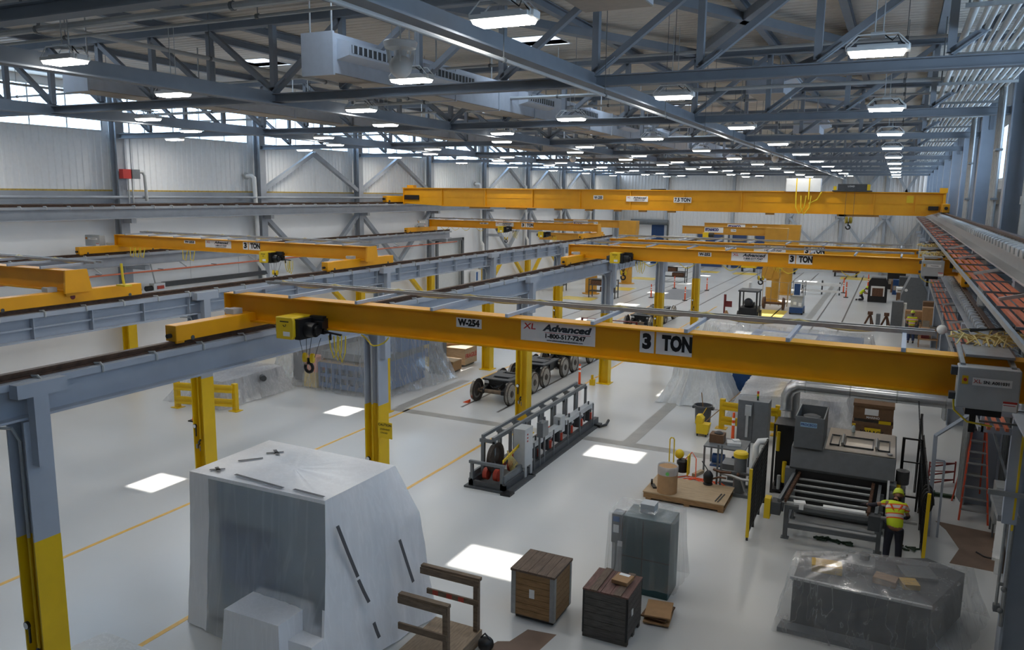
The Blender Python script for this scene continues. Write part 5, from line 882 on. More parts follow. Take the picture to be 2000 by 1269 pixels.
# covered machines between the bays
def covered(lab, poly, h, inner, film_, seed, amp=.1, body=None, pts=None, flare=.35):
    cx = sum(p[0] for p in poly)/len(poly); cy = sum(p[1] for p in poly)/len(poly); t = T('covered_machine', lab, 'machine', (cx, cy, 0), 0, 'machines under plastic'); sc_ = lambda k: [(cx+(x-cx)*k, cy+(y-cy)*k) for x, y in poly]
    for nm, m, b in inner: MB().box(*b).build(nm, m, t)
    w = max(x for x, y in poly)-min(x for x, y in poly); k = 1+flare/(w/2)
    shroud([(sc_(.94), h, .5), (sc_(1.0), (max(h) if isinstance(h, list) else h)*.5, .8), (sc_(k), .04, 1.5)], film_, 'plastic_sheet', t, 128, amp, 10, seed, .09)
covered('white plastic covered machine near the floor channel, right of the rail trucks', [(-7.7,31.0),(-5.95,30.9),(-5.8,33.2),(-7.5,33.4)], [1.5,1.45,1.8,1.9], [('machine_body',LGREY,(-7.1,-6.1,31.5,32.8,.05,1.4)),('rusty_base',RUST,(-7.4,-7.1,31.4,31.9,.05,.8))], FILMG, 41, .16, flare=.5)
covered('low machine under cloudy plastic right behind the yellow guard rail', [(-4.9,29.3),(-1.0,29.4),(-.8,33.0),(-4.8,32.8)], [1.0,1.1,1.5,1.4], [('machine_body',MGREY,(-4.6,-1.6,30,32.6,.05,.95)),('blue_box',DBLUE,(-4.9,-4.4,29.7,30.2,.1,.8)),('blue_flap',DBLUE,(-2.0,-1.3,29.7,30.3,.3,.9)),('yellow_beam',YEL,(-3.6,-3.4,29.6,32,.95,1.05))], FILMM, 47, .12)
covered('wide blue machine under clear plastic behind the nearest crane girder', [(-6.2,36.2),(-.6,36.4),(-.4,41.4),(-9.0,41.6)], 1.75, [('machine_body',BLUE,(-6.0,-1.0,37,41,.05,1.6)),('grey_top',LGREY,(-5.5,-3,37.5,40,1.6,1.68))], FILMC, 53, .12)
t = T('blue_cabinet', 'deep blue cabinet with dark top standing between the plastic covers', 'cabinet', (-5.3, 33.8, 0)); MB().box(-5.75,-4.75,33.4,34.3,.05,1.35).build('cabinet_body', DBLUE, t); MB().box(-5.78,-4.72,33.38,34.3,1.35,1.45).build('top', BLACK, t)
t = T('red_drum', 'orange red drum lying beside the blue cabinet', 'drum', (-4.3, 34, 0)); MB().cyl((-4.5,33.9,.95),(-3.9,33.9,.95),.22,n=18).box(-4.5,-3.9,33.75,34.1,.0,.74).build('drum_body', REDP, t)
# ------------------------------------------------------------ far floor
for i, (x, y) in enumerate(((-17.6,62.5),(-17.6,70.0),(-14.75,62.2),(-14.7,70.0))): delin(x, y, 'orange delineator post at the grey floor mat, %s corner' % ('near left','far left','near right','far right')[i], 1.1)
t = T('forklift', 'small dark forklift parked behind the nearest crane girder', 'forklift', (-8.6, 54.6, 0)); MB().box(-9.2,-8.0,54.2,55.8,.35,.85).box(-8.9,-8.3,54.7,55.4,.85,1.15).build('body', BLACK, t, bev=.04)
for x in (-9.15,-8.05): MB().bar((x,54.3,.8),(x,54.2,1.95),.1).bar((x,55.7,.8),(x,55.6,1.95),.08).build('mast_post', BLACK, t)
MB().box(-9.25,-7.95,54.1,55.7,1.92,2.02).build('roof_guard', DGREY, t)
for x in (-9.2,-8.0):
    for y in (54.5,55.6): MB().cyl((x-.1,y,.3),(x+.1,y,.3),.3,n=16).build('wheel', BLACK, t)
MB().ball((-8.6,54.4,1.2),.3,12,8).build('seat', BLACK, t); MB().cyl((-8.8,56.0,2.02),(-8.8,56.0,2.4),.15,n=10).build('white_tank', PAPER, t)
t = T('scissor_lift', 'blue scissor lift folded down on the far floor', 'scissor lift', (-6.0, 59.4, 0)); MB().box(-6.45,-5.55,58.7,60.2,.12,.5).build('blue_base', DBLUE, t); MB().box(-6.4,-5.6,58.8,60.1,.5,1.25).build('scissor_stack', LGREY, t); m_ = MB()
for x in (-6.42,-5.58):
    for y in (58.75,60.15): m_.bar((x,y,1.25),(x,y,2.3),.05)
    m_.bar((x,58.75,2.28),(x,60.15,2.28),.05).bar((x,58.75,1.8),(x,60.15,1.8),.04)
m_.bar((-6.42,58.75,2.28),(-5.58,58.75,2.28),.05).bar((-6.42,58.75,1.3),(-5.58,58.75,1.3),.08); m_.build('guard_rails', TRAY, t); MB().box(-6.2,-5.8,58.7,58.8,1.4,2.2).build('blue_control', DBLUE, t); MB().box(-6.2,-6.0,58.76,58.8,.7,.9).box(-5.85,-5.65,58.76,58.8,.6,.85).build('label', PAPER, t)
for x in (-6.4,-5.6):
    for y in (58.9,60.0): MB().cyl((x-.06,y,.15),(x+.06,y,.15),.15,n=12).build('wheel', BLACK, t)
t = T('red_stand', 'dark red pole stand on a low tan base', 'stand', (-10.1, 54.8, 0)); MB().lathe([(.7,0),(.6,.15),(.15,.3),(.06,.5)],(-10.1,54.8,0),14).build('base', CARD, t); MB().cyl((-10.25,54.8,.3),(-10.25,54.8,1.6),.06,n=8).box(-10.2,-9.75,54.75,54.85,.75,1.15).box(-10.3,-10.15,54.75,54.85,1.0,1.6).build('pole', DRED, t)
t = T('wheelset', 'loose rail wheelset in front of the mustard jib pillars', 'wheelset', (-7.8, 60.8, 0)); MB().cyl((-8.5,60.8,.45),(-7.1,60.8,.45),.09,n=12).build('axle', RUST, t)
for s in (-1, 1): m_ = MB(); wheel(m_, -7.8+s*.7, 60.8, .45, -s); m_.build('wheel', RUST, t)
t = T('wire_cage', 'tan wire cage standing in front of the front jib pillar', 'cage', (-8, 62.2, 0)); m_ = MB()
for x in (-8.8,-8.2,-7.6,-7.0): m_.bar((x,62,.1),(x,62,1.9),.04)
m_.bar((-8.8,62,1.9),(-7,62,1.9),.04).bar((-8.8,62,.6),(-7,62,.6),.04).bar((-7,62,.1),(-7,62.8,1.9),.06); m_.build('cage_frame', mat('tan_wire', (166,140,100), .6), t); MB().box(-8.6,-8.2,61.95,62,1.5,2.0).build('notice', PAPER, t)
t = T('jack_stand', 'brown steel jack stand with splayed legs on the far floor, left one of the pair', 'stand', (-1.1, 54.8, 0), 0, 'splayed jack stands')
def jack(t, x, y):
    MB().bar((x,y,.95),(x-.4,y-.1,.0),.1).bar((x,y,.95),(x+.3,y-.3,0),.08).bar((x,y,.95),(x+.1,y+.4,0),.08).box(x-.15,x+.15,y-.12,y+.12,.9,1.1).build('leg_frame', RUST, t)
jack(t, -1.1, 54.8); t = T('jack_stand', 'brown steel jack stand with splayed legs on the far floor, right one of the pair', 'stand', (-.15, 54.7, 0), 0, 'splayed jack stands'); jack(t, -.15, 54.7); MB().box(-.75,-.5,54.6,55,0,1.0).build('middle_block', MGREY, t)
t = T('dark_machine', 'dark arched machine with a brown panel beside the kneeling worker', 'machine', (-1.0, 69.3, 0)); MB().prism([(-1.7,0),(-.3,0),(-.3,1.6),(-.5,1.95),(-1.5,1.95),(-1.7,1.6)], 69.2, 70.2, 'y').build('housing', BLACK, t, bev=.03); MB().box(-1.5,-.5,69.15,69.2,.5,1.3).build('white_frame', PAPER, t); MB().box(-1.4,-.6,69.12,69.15,.5,1.15).build('brown_panel', RUST, t)
t = T('grey_hood', 'big grey house shaped hood by the right wall', 'hood', (1.6, 62, 0)); MB().prism([(.6,0),(2.2,0),(2.2,1.9),(1.6,2.9),(1.1,2.9),(.6,1.6)], 60.5, 63.5, 'y').build('hood_body', MGREY, t, bev=.02); MB().cyl((.9,60.48,2.0),(.9,60.5,2.0),.1,n=12).build('round_label', PAPER, t)
t = T('grey_locker', 'narrow grey locker standing near the standing worker', 'locker', (.45, 56, 0)); MB().box(.1,.75,55.8,56.6,0,1.7).build('locker_body', MGREY, t); MB().box(.76,.95,55.9,56.6,.1,1.6).build('white_side', PAPER, t)
for i, (x, y, z, w, d, h, m, lab) in enumerate(((1.35,52.6,0,.9,.8,1.1,DGREY,'dark bin below the open carton beside the standing worker'),(1.3,52.8,1.1,.9,.7,.5,CARD,'open brown carton on the dark bin beside the standing worker'),(1.0,66.5,0,1.3,1.2,1.2,CARDD,'stacked brown carton left of the grey hood'),(.9,66.8,1.2,1.2,1.0,.35,PAPER,'white box on the brown carton left of the grey hood'),(2.1,52.4,.0,.7,.6,1.9,CARD,'tall carton stack right of the standing worker'),(2.2,54.5,0,.8,.7,2.0,CARDD,'brown carton high on the shelf near the right wall'),(.7,78,0,1.6,1.4,1.0,CARDD,'brown box on the far floor near the back wall opening'),(.3,80.5,0,1.5,1,1.6,BLACK,'black cart on the far floor near the right end of the back wall'),(.4,76,0,.7,.8,1.3,DBLUE,'blue crate on the far floor left of the grey hood'),(1.2,73.5,0,1.4,1.4,1.8,DGREY,'dark machine block behind the grey hood'))):
    t = T('storage_box', lab, 'box', (x, y, z)); MB().box(x-w/2,x+w/2,y-d/2,y+d/2,z,z+h).build('box_body', m, t, bev=.01); MB().box(x-w*.42,x+w*.1,y-d/2-.006,y-d/2,z+h*.3,z+h*.6).build('panel', mat('box_panel', (150,140,126), .6), t)
t = T('tool_rack', 'grey pipe rack with red bins by the right wall near the standing worker', 'rack', (2.0, 49.6, 0)); m_ = MB()
for x in (1.6,2.5):
    for y in (49.2,50): m_.bar((x,y,0),(x,y,1.3),.05)
m_.box(1.55,2.55,49.1,50.1,.45,.5).box(1.55,2.55,49.1,50.1,1.0,1.04); m_.build('rack_frame', CARD, t); MB().box(1.7,2.1,49.3,49.8,.5,.7).build('red_bin', DRED, t); MB().box(2.1,2.45,49.2,49.9,1.04,1.2).build('parts', WORN, t)
for i, (x, y) in enumerate(((-26.5,63),(-19.0,75.5),(-21.0,60.5))):
    t = T('parts_rack', ('red topped parts rack left of the pillar with a hook','parts rack with brown shelves right of pillar number 6','small parts rack behind the runway column end')[i], 'rack', (x, y, 0)); m_ = MB()
    for a in (-1.1,1.1):
        for b in (-.4,.4): m_.bar((x+a,y+b,0),(x+a,y+b,1.5),.07)
    for z in (.5,1.0,1.45): m_.box(x-1.15,x+1.15,y-.45,y+.45,z,z+.05)
    m_.build('rack_frame', DGREY, t); MB().box(x-1,x+.2,y-.4,y+.3,1.05,1.4).box(x-.2,x+.9,y-.3,y+.4,.55,.9).build('parts', RUST if i else DRED, t)
for i, (x, w, lab) in enumerate(((-10.5,2.2,'dark trailer frame standing before the back wall'),(-4.5,2.6,'brown machine parts cart standing before the back wall'),(-14.5,1.6,'low wheeled cart before the back wall'))):
    t = T('parts_cart', lab, 'cart', (x, 90.5, 0)); MB().box(x-w/2,x+w/2,90,91.2,.45,.6).box(x-w/3,x+w/4,90.2,91,.6,1.2).build('cart_bed', (DGREY, RUST, YEL)[i], t)
    for s in (-1, 1): MB().cyl((x+s*w*.4-.08,90.2,.28),(x+s*w*.4+.08,90.2,.28),.28,n=14).build('wheel', BLACK, t)
t = T('barricade', 'white and orange barricade rails on the far floor right of the jib pillars', 'barricade', (-4.9, 72.5, 0)); MB().box(-7,-3.9,72.4,72.5,.75,1.0).box(-7,-3.9,72.4,72.5,.2,.4).build('rail', PAPER, t); MB().bar((-7,72.5,0),(-7,72.5,1.1),.1).bar((-4.0,72.5,0),(-4.0,72.5,1.1),.1).bar((-5.4,72.5,0),(-5.4,72.5,1.2),.12).build('post', DGREY, t)
for i, (x, y) in enumerate(((-3.8,74.6),(-3.4,71.2),(-2.0,79.5))): delin(x, y, 'orange delineator post near the far barricade, %s' % ('behind its right end','in front of its right end','farther back alone')[i], 1.3)
t = T('fire_cabinet', 'white cabinet with blue display on the left wall right of the doorway', 'cabinet', (XL+.3, 56.6, 0)); MB().box(XL+.17,XL+.6,56.2,57.2,.0,2.0).build('cabinet_body', WHITE, t); MB().box(XL+.6,XL+.61,56.4,56.7,1.2,1.9).build('screen', SCREEN, t); MB().ball((XL+.5,57.3,.9),.2,10,6).build('black_reel', BLACK, t)
tag(MB().box(-16.7,-13.2,44.2,44.35,.86,.9).box(-16.7,-16.6,44.2,44.3,0,.9).box(-13.3,-13.2,44.2,44.3,0,.9).build('red_chain_rail', DRED), 'thin dark red chain barrier between runway columns', 'barrier')
t = T('blue_sign_bin', 'small white and blue bin beside the yellow column near the rail trucks', 'bin', (-15.8, 44, 0)); MB().box(-16.2,-15.7,43.8,44.1,0,.9).build('white_part', PAPER, t); MB().box(-15.68,-15.3,43.8,44.1,0,.95).build('blue_part', DBLUE, t)
# ------------------------------------------------------------ wall services
t = T('alarm_panel', 'red alarm box with grey conduit on the second left wall column', 'panel', (-30.2, 24.1, 8.6)); MB().box(-30.3,-30.05,23.75,24.15,8.65,9.05).build('red_box', INKR, t); MB().box(-30.3,-30.05,24.2,24.6,8.65,9.05).build('grey_box', MGREY, t); MB().tube([(-30.2,24.6,8.95),(-30.2,24.85,8.95),(-30.2,24.95,8.8),(-30.2,25.0,7.7)],.07,8).cyl((-30.2,24.1,8.65),(-30.2,24.1,7.6),.03).cyl((-30.2,24.3,12),(-30.2,24.3,7.6),.03).build('conduit', LGREY, t)
for i, y in enumerate((31.85,56.9,65.6,73.9,82.4)):
    t = T('wall_vent_pipe', 'white gooseneck pipe on the left wall, %s from the camera' % ORD[i], 'pipe', (-30.35, y, 3.5), 0, 'white wall pipes'); MB().tube([(-30.9,y-.05,8.95),(-30.5,y-.05,8.95),(-30.4,y,8.85),(-30.4,y,8.6),(-30.4,y+.1,6.2),(-30.4,y+.1,4.4),(-30.3,y+.3,4.1),(-30.3,y+.35,3.6)],.11,10).build('pipe', PAPER, t); MB().cyl((-30.92,y-.05,8.95),(-30.85,y-.05,8.95),.18,n=12).build('flange', LGREY, t)
t = T('tube_heater', 'long dark radiant tube heater hanging below the low left wall runway', 'heater', (-29.4, 28, 3.8)); MB().cyl((-29.4,24.9,3.95),(-29.4,31.3,3.95),.06,n=10).prism([(-29.6,3.95),(-29.5,4.12),(-29.3,4.12),(-29.2,3.95)], 24.9, 31.3, 'y').build('tube', DGREY, t); MB().box(-29.55,-29.25,24.3,24.9,3.8,4.1).build('burner_box', WHITE, t); MB().cyl((-29.4,24.0,3.9),(-29.4,24.3,3.9),.12,n=12).build('blower', BLACK, t); MB().cyl((-29.4,24.5,4.1),(-29.4,24.3,4.99),.03).cyl((-29.4,26.5,4.1),(-29.4,26.5,4.99),.008).cyl((-29.4,29.5,4.1),(-29.4,29.5,4.99),.008).build('hanger', LGREY, t); MB().box(-29.24,-29.2,24.45,24.8,3.85,4.0).build('orange_label', REDP, t)
for k in (1, 2, 3): MB()
for i, (y, x) in enumerate(((23.3,2.05),(24.4,3.1),(31.9,2.05))):
    t = T('wall_conduits', 'bundle of grey conduits running up the right wall, %s from the camera' % ORD[i], 'pipe', (x, y, 0), 0, 'right wall conduits'); m_ = MB()
    for j in range(4): m_.cyl((x+.02*j,y-.12*j+.2,.3),(x+.02*j,y-.12*j+.2,11),.045,n=8)
    m_.build('conduit', TRAY, t); m_ = MB()
    for z in (3,5.5,8.2,9.4): m_.box(x-.04,x+.12,y-.3,y+.3,z,z+.05)
    m_.build('strap', MGREY, t)
t = T('rain_pipe', 'thick grey drain pipe by the first hall column at the right wall', 'pipe', (2.9, 23.2, 5.5)); MB().cyl((2.85,23.2,5.6),(2.85,23.2,11),.16,n=14).cyl((2.85,23.2,8.1),(2.85,23.2,8.3),.19,n=14).build('pipe', LGREY, t)
for i, (y, z) in enumerate(((27.2,8.05),(19.2,8.05),(35.6,8.05))): t = T('wall_box', 'beige metal wall box above the upper right runway, %s from the camera' % ORD[(1,0,2)[i]], 'box', (3.1,y,z)); MB().box(2.9,3.32,y-1.3,y+1.3,z,z+.45).build('cover', mat('beige_enamel', (176,170,160), .5), t); MB().box(2.89,2.9,y-.02,y+.02,z,z+.45).build('seam', DGREY, t)
t = T('camera_dome', 'small white dome lamp beside the lower right conductor bars', 'dome', (1.25, 22, 5)); MB().ball((1.2,22.0,5.02),.12,14,10).build('dome', PAPER, t); MB().bar((1.2,22,5.0),(1.9,22,4.9),.04).build('arm', LGREY, t)

# ------------------------------------------------------------ people
def skin(name, m, parent, pts, edges, sub=2):
    me = bpy.data.meshes.new(name); o = bpy.data.objects.new(name, me); COL.objects.link(o); off = Vector((0,0,0)); r = parent
    while r is not None: off += r.location; r = r.parent
    me.from_pydata([Vector(p[:3])-off for p in pts], edges, []); md = o.modifiers.new('skin', 'SKIN'); md.use_smooth_shade = True
    for i, p in enumerate(pts): v = me.skin_vertices[0].data[i]; v.radius = (p[3], p[4] if len(p) > 4 else p[3]); v.use_root = (i == 0)
    s = o.modifiers.new('smooth', 'SUBSURF'); s.levels = s.render_levels = sub; o.parent = parent; me.materials.append(m); return o
def vest(name, axis, org):
    m = mat(name, (206,224,40), .8, var=.06); n = m.node_tree; tc = n.nodes['Texture Coordinate']; b = n.nodes['Principled BSDF']
    d = n.nodes.new('ShaderNodeVectorMath'); d.operation = 'DOT_PRODUCT'; d.inputs[1].default_value = axis; n.links.new(tc.outputs['Object'], d.inputs[0])
    r = n.nodes.new('ShaderNodeValToRGB'); r.color_ramp.interpolation = 'CONSTANT'; e = r.color_ramp.elements; lime = (*lin((206,224,40)),1); og = (*lin((238,96,40)),1); sv = (*lin((214,206,204)),1)
    e[0].position = 0; e[0].color = lime; e[1].position = .12; e[1].color = og
    for p, c in ((.145,sv),(.215,og),(.24,lime),(.33,og),(.355,sv),(.425,og),(.45,lime)): x = e.new(p); x.color = c
    a = n.nodes.new('ShaderNodeMath'); a.operation = 'SUBTRACT'; a.inputs[1].default_value = org; n.links.new(d.outputs['Value'], a.inputs[0]); n.links.new(a.outputs[0], r.inputs['Fac']); n.links.new(r.outputs['Color'], b.inputs['Base Color']); return m
def hand(t, w, d, up, m=GLOVE, curl=.5, s=1):
    """palm with five separate bent fingers; w wrist, d pointing direction, up back of the hand"""
    w = Vector(w); d = Vector(d).normalized(); up = Vector(up).normalized(); sd = d.cross(up).normalized(); pts = [(*w,.03),(*(w+d*.05),.038*1,.022),(*(w+d*.085),.04,.02)]; h = skin('hand', m, t, pts, [(0,1),(1,2)], 2)
    for i, (o, L) in enumerate(((-.032,.068),(-.011,.078),(.011,.074),(.031,.06))):
        b = w+d*.085+sd*o*1.0; k = b+(d-up*curl*.4).normalized()*L*.5; e = k+(d-up*curl*1.6).normalized()*L*.5; skin('finger', m, h, [(*b,.0105),(*k,.0098),(*e,.0085)], [(0,1),(1,2)], 1)
    b = w+d*.03-sd*.035; k = b+(d*.7-sd*.7).normalized()*.035; e = k+(d-up*curl*.5-sd*.1).normalized()*.032; skin('thumb', m, h, [(*b,.013),(*k,.0115),(*e,.009)], [(0,1),(1,2)], 1); return h
def face(t, c, f, up, r=.1, hair=(40,32,28)):
    """head details on a head centred at c looking along f"""
    c = Vector(c); f = Vector(f).normalized(); up = Vector(up).normalized(); s = f.cross(up).normalized()
    hd = MB(); q = f.to_track_quat('-Y', 'Z'); m4 = Matrix.Translation(c) @ Matrix((s, f, up)).transposed().to_4x4(); v = MB().ball((0,0,0), r, 18, 14)
    o = MB(); vs = []
    for x, y, z in v.v:
        k = z/r; yy = y*1.12; xx = x*.86*(1-.18*max(0, -k)); zz = z*1.22
        if yy > 0 and k < -.2: yy *= .95
        vs.append(m4 @ Vector((xx, yy, zz)))
    o.v = [tuple(p) for p in vs]; o.f = v.f; o.sm = v.sm; h = o.build('head', SKIN, t)
    P = lambda x, y, z: m4 @ Vector((x, y, z))
    MB().cyl(P(0,r*1.02,.02), P(0,r*1.3,-.025), .012, .02, 8).build('nose', SKIN, h)
    for sx in (-1, 1): MB().ball(P(sx*.034,r*.98,.018),.012,8,6).build('eye', PAPER, h); MB().ball(P(sx*.034,r*1.07,.018),.006,8,6).build('pupil', INK, h); MB().ball(P(sx*r*.86,-.005,.0),.022,8,6,1.5).build('ear', SKIN, h)
    MB().bar(P(-.025,r*1.0,-.06), P(.025,r*1.0,-.06), .008, .01).build('mouth', mat('lip', (130,76,66), .6), h)
    MB().cyl(P(0,-.02,-.03), P(0,-.05,-.11), .075, .06, 12).build('hair', mat('dark_hair', hair, .8), h)
    b = MB(); w = MB().lathe([(r*1.25,.02),(r*1.28,.035),(r*1.13,.05),(r*1.1,.1),(r*.8,.16),(r*.35,.185),(.005,.19)], (0,0,0), 20); b.v = [tuple(m4 @ Vector((x, y*1.12, z))) for x, y, z in w.v]; b.f = w.f; b.sm = w.sm; b.build('hard_hat', HELM, h)
    return h
# worker bending over the washer roller (seen from behind)
t = T('person', 'worker in lime reflective vest and hard hat bending over the washer roller', 'person', (.5, 19.2, 0))
x, y = .5, 18.98
hip = (x,y+.02,.92); ch = (x-.03,y+.24,1.24); nk = (x-.02,y+.36,1.4); sl = (x-.21,y+.3,1.32); sr = (x+.17,y+.3,1.31)
skin('body', SKIN, t, [(*hip,.13,.1),(*ch,.15,.11),(*nk,.055),(x+.0,y+.43,1.46,.05),(*sl,.06),(x-.44,y+.28,1.24,.042),(x-.62,y+.38,1.18,.03),(*sr,.06),(x+.27,y+.33,1.05,.042),(x+.18,y+.45,.95,.03),(x-.1,y+.0,.85,.085),(x-.12,y+.03,.48,.055),(x-.13,y-.03,.1,.04),(x+.1,y,.85,.085),(x+.12,y+.05,.48,.055),(x+.13,y+.02,.1,.04)],
  [(0,1),(1,2),(2,3),(1,4),(4,5),(5,6),(1,7),(7,8),(8,9),(0,10),(10,11),(11,12),(0,13),(13,14),(14,15)])
ax = (Vector(ch)-Vector(hip)).normalized(); vm = vest('hi_vis_vest', tuple(ax), .66)
skin('vest', vm, t, [(x,y+.0,.8,.19,.14),(x,y+.07,.98,.185,.14),(x-.02,y+.17,1.14,.2,.145),(*ch,.19,.14),(x-.02,y+.3,1.33,.13,.1),(*sl,.09),(x-.34,y+.285,1.28,.075),(*sr,.09),(x+.24,y+.32,1.16,.075)], [(0,1),(1,2),(2,3),(3,4),(3,5),(5,6),(3,7),(7,8)])
for sx in (-1, 1): MB().tube([(x+sx*.1,y+.02,1.0),(x-sx*.02,y+.08,1.2),(x-sx*.12,y+.17,1.36)],.022,6).build('cross_band', ORNG, t)
skin('trousers', NAVY, t, [(x,y+.03,.97,.165,.13),(x-.1,y,.8,.115),(x-.12,y+.03,.48,.085),(x-.13,y-.02,.12,.075),(x+.1,y,.8,.115),(x+.12,y+.05,.48,.085),(x+.13,y+.03,.12,.075)], [(0,1),(1,2),(2,3),(0,4),(4,5),(5,6)])
for sx, dy in ((-.13,-.02),(.13,.03)): skin('boot', BOOT, t, [(x+sx,y+dy,.14,.05),(x+sx,y+dy,.05,.05),(x+sx,y+dy+.16,.04,.042)], [(0,1),(1,2)])
skin('sleeve', GLOVE, t, [(x-.36,y+.28,1.27,.058),(x-.46,y+.28,1.23,.052),(x-.6,y+.37,1.18,.04)], [(0,1),(1,2)]); skin('sleeve', GLOVE, t, [(x+.25,y+.32,1.12,.055),(x+.27,y+.33,1.05,.052),(x+.19,y+.44,.96,.04)], [(0,1),(1,2)])
hand(t, (x-.62,y+.38,1.18), (-.6,.5,-.25), (.1,.2,1), curl=.8); hand(t, (x+.18,y+.45,.95), (-.5,.7,-.2), (.2,.2,1), curl=.8)
face(t, (x+.03,y+.5,1.46), (-.1,.75,-.65), (0,.65,.75))
# standing worker near the right wall
def stander(lab, x, y, s=1.0):
    t = T('person', lab, 'person', (x, y, 0)); p = lambda a, b, c, r, r2=None: (x+a*s, y+b*s, c*s, r*s, (r2 or r)*s)
    skin('body', SKIN, t, [p(0,0,.98,.13,.1),p(0,.02,1.35,.15,.11),p(0,.02,1.52,.055),p(0,.03,1.6,.05),p(-.21,.02,1.44,.06),p(-.27,.05,1.14,.042),p(-.18,.28,1.05,.03),p(.21,.02,1.44,.06),p(.28,.04,1.14,.042),p(.24,.26,1.02,.03),p(-.1,0,.9,.085),p(-.11,.02,.5,.055),p(-.11,-.02,.1,.04),p(.1,0,.9,.085),p(.12,.04,.5,.055),p(.13,0,.1,.04)], [(0,1),(1,2),(2,3),(1,4),(4,5),(5,6),(1,7),(7,8),(8,9),(0,10),(10,11),(11,12),(0,13),(13,14),(14,15)])
    skin('vest', vest('hi_vis_vest_standing', (0,0,1), .98*s), t, [p(0,0,.96,.18,.14),p(0,.01,1.15,.18,.14),p(0,.02,1.35,.19,.14),p(0,.02,1.46,.13,.1),p(-.2,.02,1.43,.09),p(-.25,.03,1.25,.075),p(.2,.02,1.43,.09),p(.25,.03,1.25,.075)], [(0,1),(1,2),(2,3),(2,4),(4,5),(2,6),(6,7)])
    skin('trousers', JEAN, t, [p(0,0,.96,.17,.13),p(-.1,0,.86,.115),p(-.11,.02,.5,.085),p(-.11,-.01,.12,.075),p(.1,0,.86,.115),p(.12,.04,.5,.085),p(.13,.01,.12,.075)], [(0,1),(1,2),(2,3),(0,4),(4,5),(5,6)])
    for sx in (-.11,.13): skin('boot', BOOT, t, [p(sx,0,.14,.05),p(sx,0,.05,.05),p(sx,.16,.04,.042)], [(0,1),(1,2)])
    hand(t, (x-.18*s,y+.28*s,1.05*s), (.2,.9,-.1), (0,.1,1), SKIN); hand(t, (x+.24*s,y+.26*s,1.02*s), (-.2,.9,-.1), (0,.1,1), SKIN); face(t, (x+.01,y+.04,1.68*s), (.2,.9,-.3), (0,.3,.95)); return t
stander('standing worker in orange striped lime vest and jeans near the right wall', 1.2, 50.3, 1.03)
# kneeling worker at the dark machine
t = T('person', 'kneeling worker in lime vest working at the dark arched machine far off', 'person', (-2.2, 69.7, 0)); x, y = -2.3, 69.7
skin('body', SKIN, t, [(x,y,.5,.13,.1),(x+.22,y,.8,.14,.11),(x+.36,y-.02,.95,.055),(x+.45,y-.02,.98,.05),(x+.22,y-.2,.84,.06),(x+.38,y-.25,.62,.042),(x+.6,y-.15,.6,.03),(x+.25,y+.2,.84,.06),(x+.45,y+.22,.65,.042),(x+.62,y+.12,.62,.03),(x+.15,y-.12,.45,.085),(x+.3,y-.15,.12,.06),(x-.1,y-.15,.08,.045),(x+.12,y+.12,.45,.085),(x+.3,y+.15,.12,.06),(x-.1,y+.15,.08,.045)], [(0,1),(1,2),(2,3),(1,4),(4,5),(5,6),(1,7),(7,8),(8,9),(0,10),(10,11),(11,12),(0,13),(13,14),(14,15)])
skin('vest', vest('hi_vis_vest_kneeling', (.6,0,.8), -.02), t, [(x-.03,y,.45,.18,.14),(x+.1,y,.65,.19,.14),(x+.22,y,.82,.19,.14),(x+.3,y,.9,.12,.1),(x+.22,y-.2,.84,.09),(x+.3,y-.23,.72,.075),(x+.25,y+.2,.84,.09),(x+.36,y+.21,.74,.075)], [(0,1),(1,2),(2,3),(2,4),(4,5),(2,6),(6,7)])
skin('trousers', NAVY, t, [(x,y,.48,.16,.13),(x+.15,y-.12,.42,.11),(x+.3,y-.15,.12,.085),(x-.1,y-.15,.09,.07),(x+.12,y+.12,.42,.11),(x+.3,y+.15,.12,.085),(x-.1,y+.15,.09,.07)], [(0,1),(1,2),(2,3),(0,4),(4,5),(5,6)])
for dy in (-.15,.15): skin('boot', BOOT, t, [(x-.12,y+dy,.08,.05),(x-.26,y+dy,.07,.05),(x-.3,y+dy,.05,.04)], [(0,1),(1,2)])
hand(t, (x+.6,y-.15,.6), (.9,.2,0), (0,0,1)); hand(t, (x+.62,y+.12,.62), (.9,-.2,0), (0,0,1)); face(t, (x+.5,y-.02,1.04), (.8,0,-.5), (.4,0,.9))
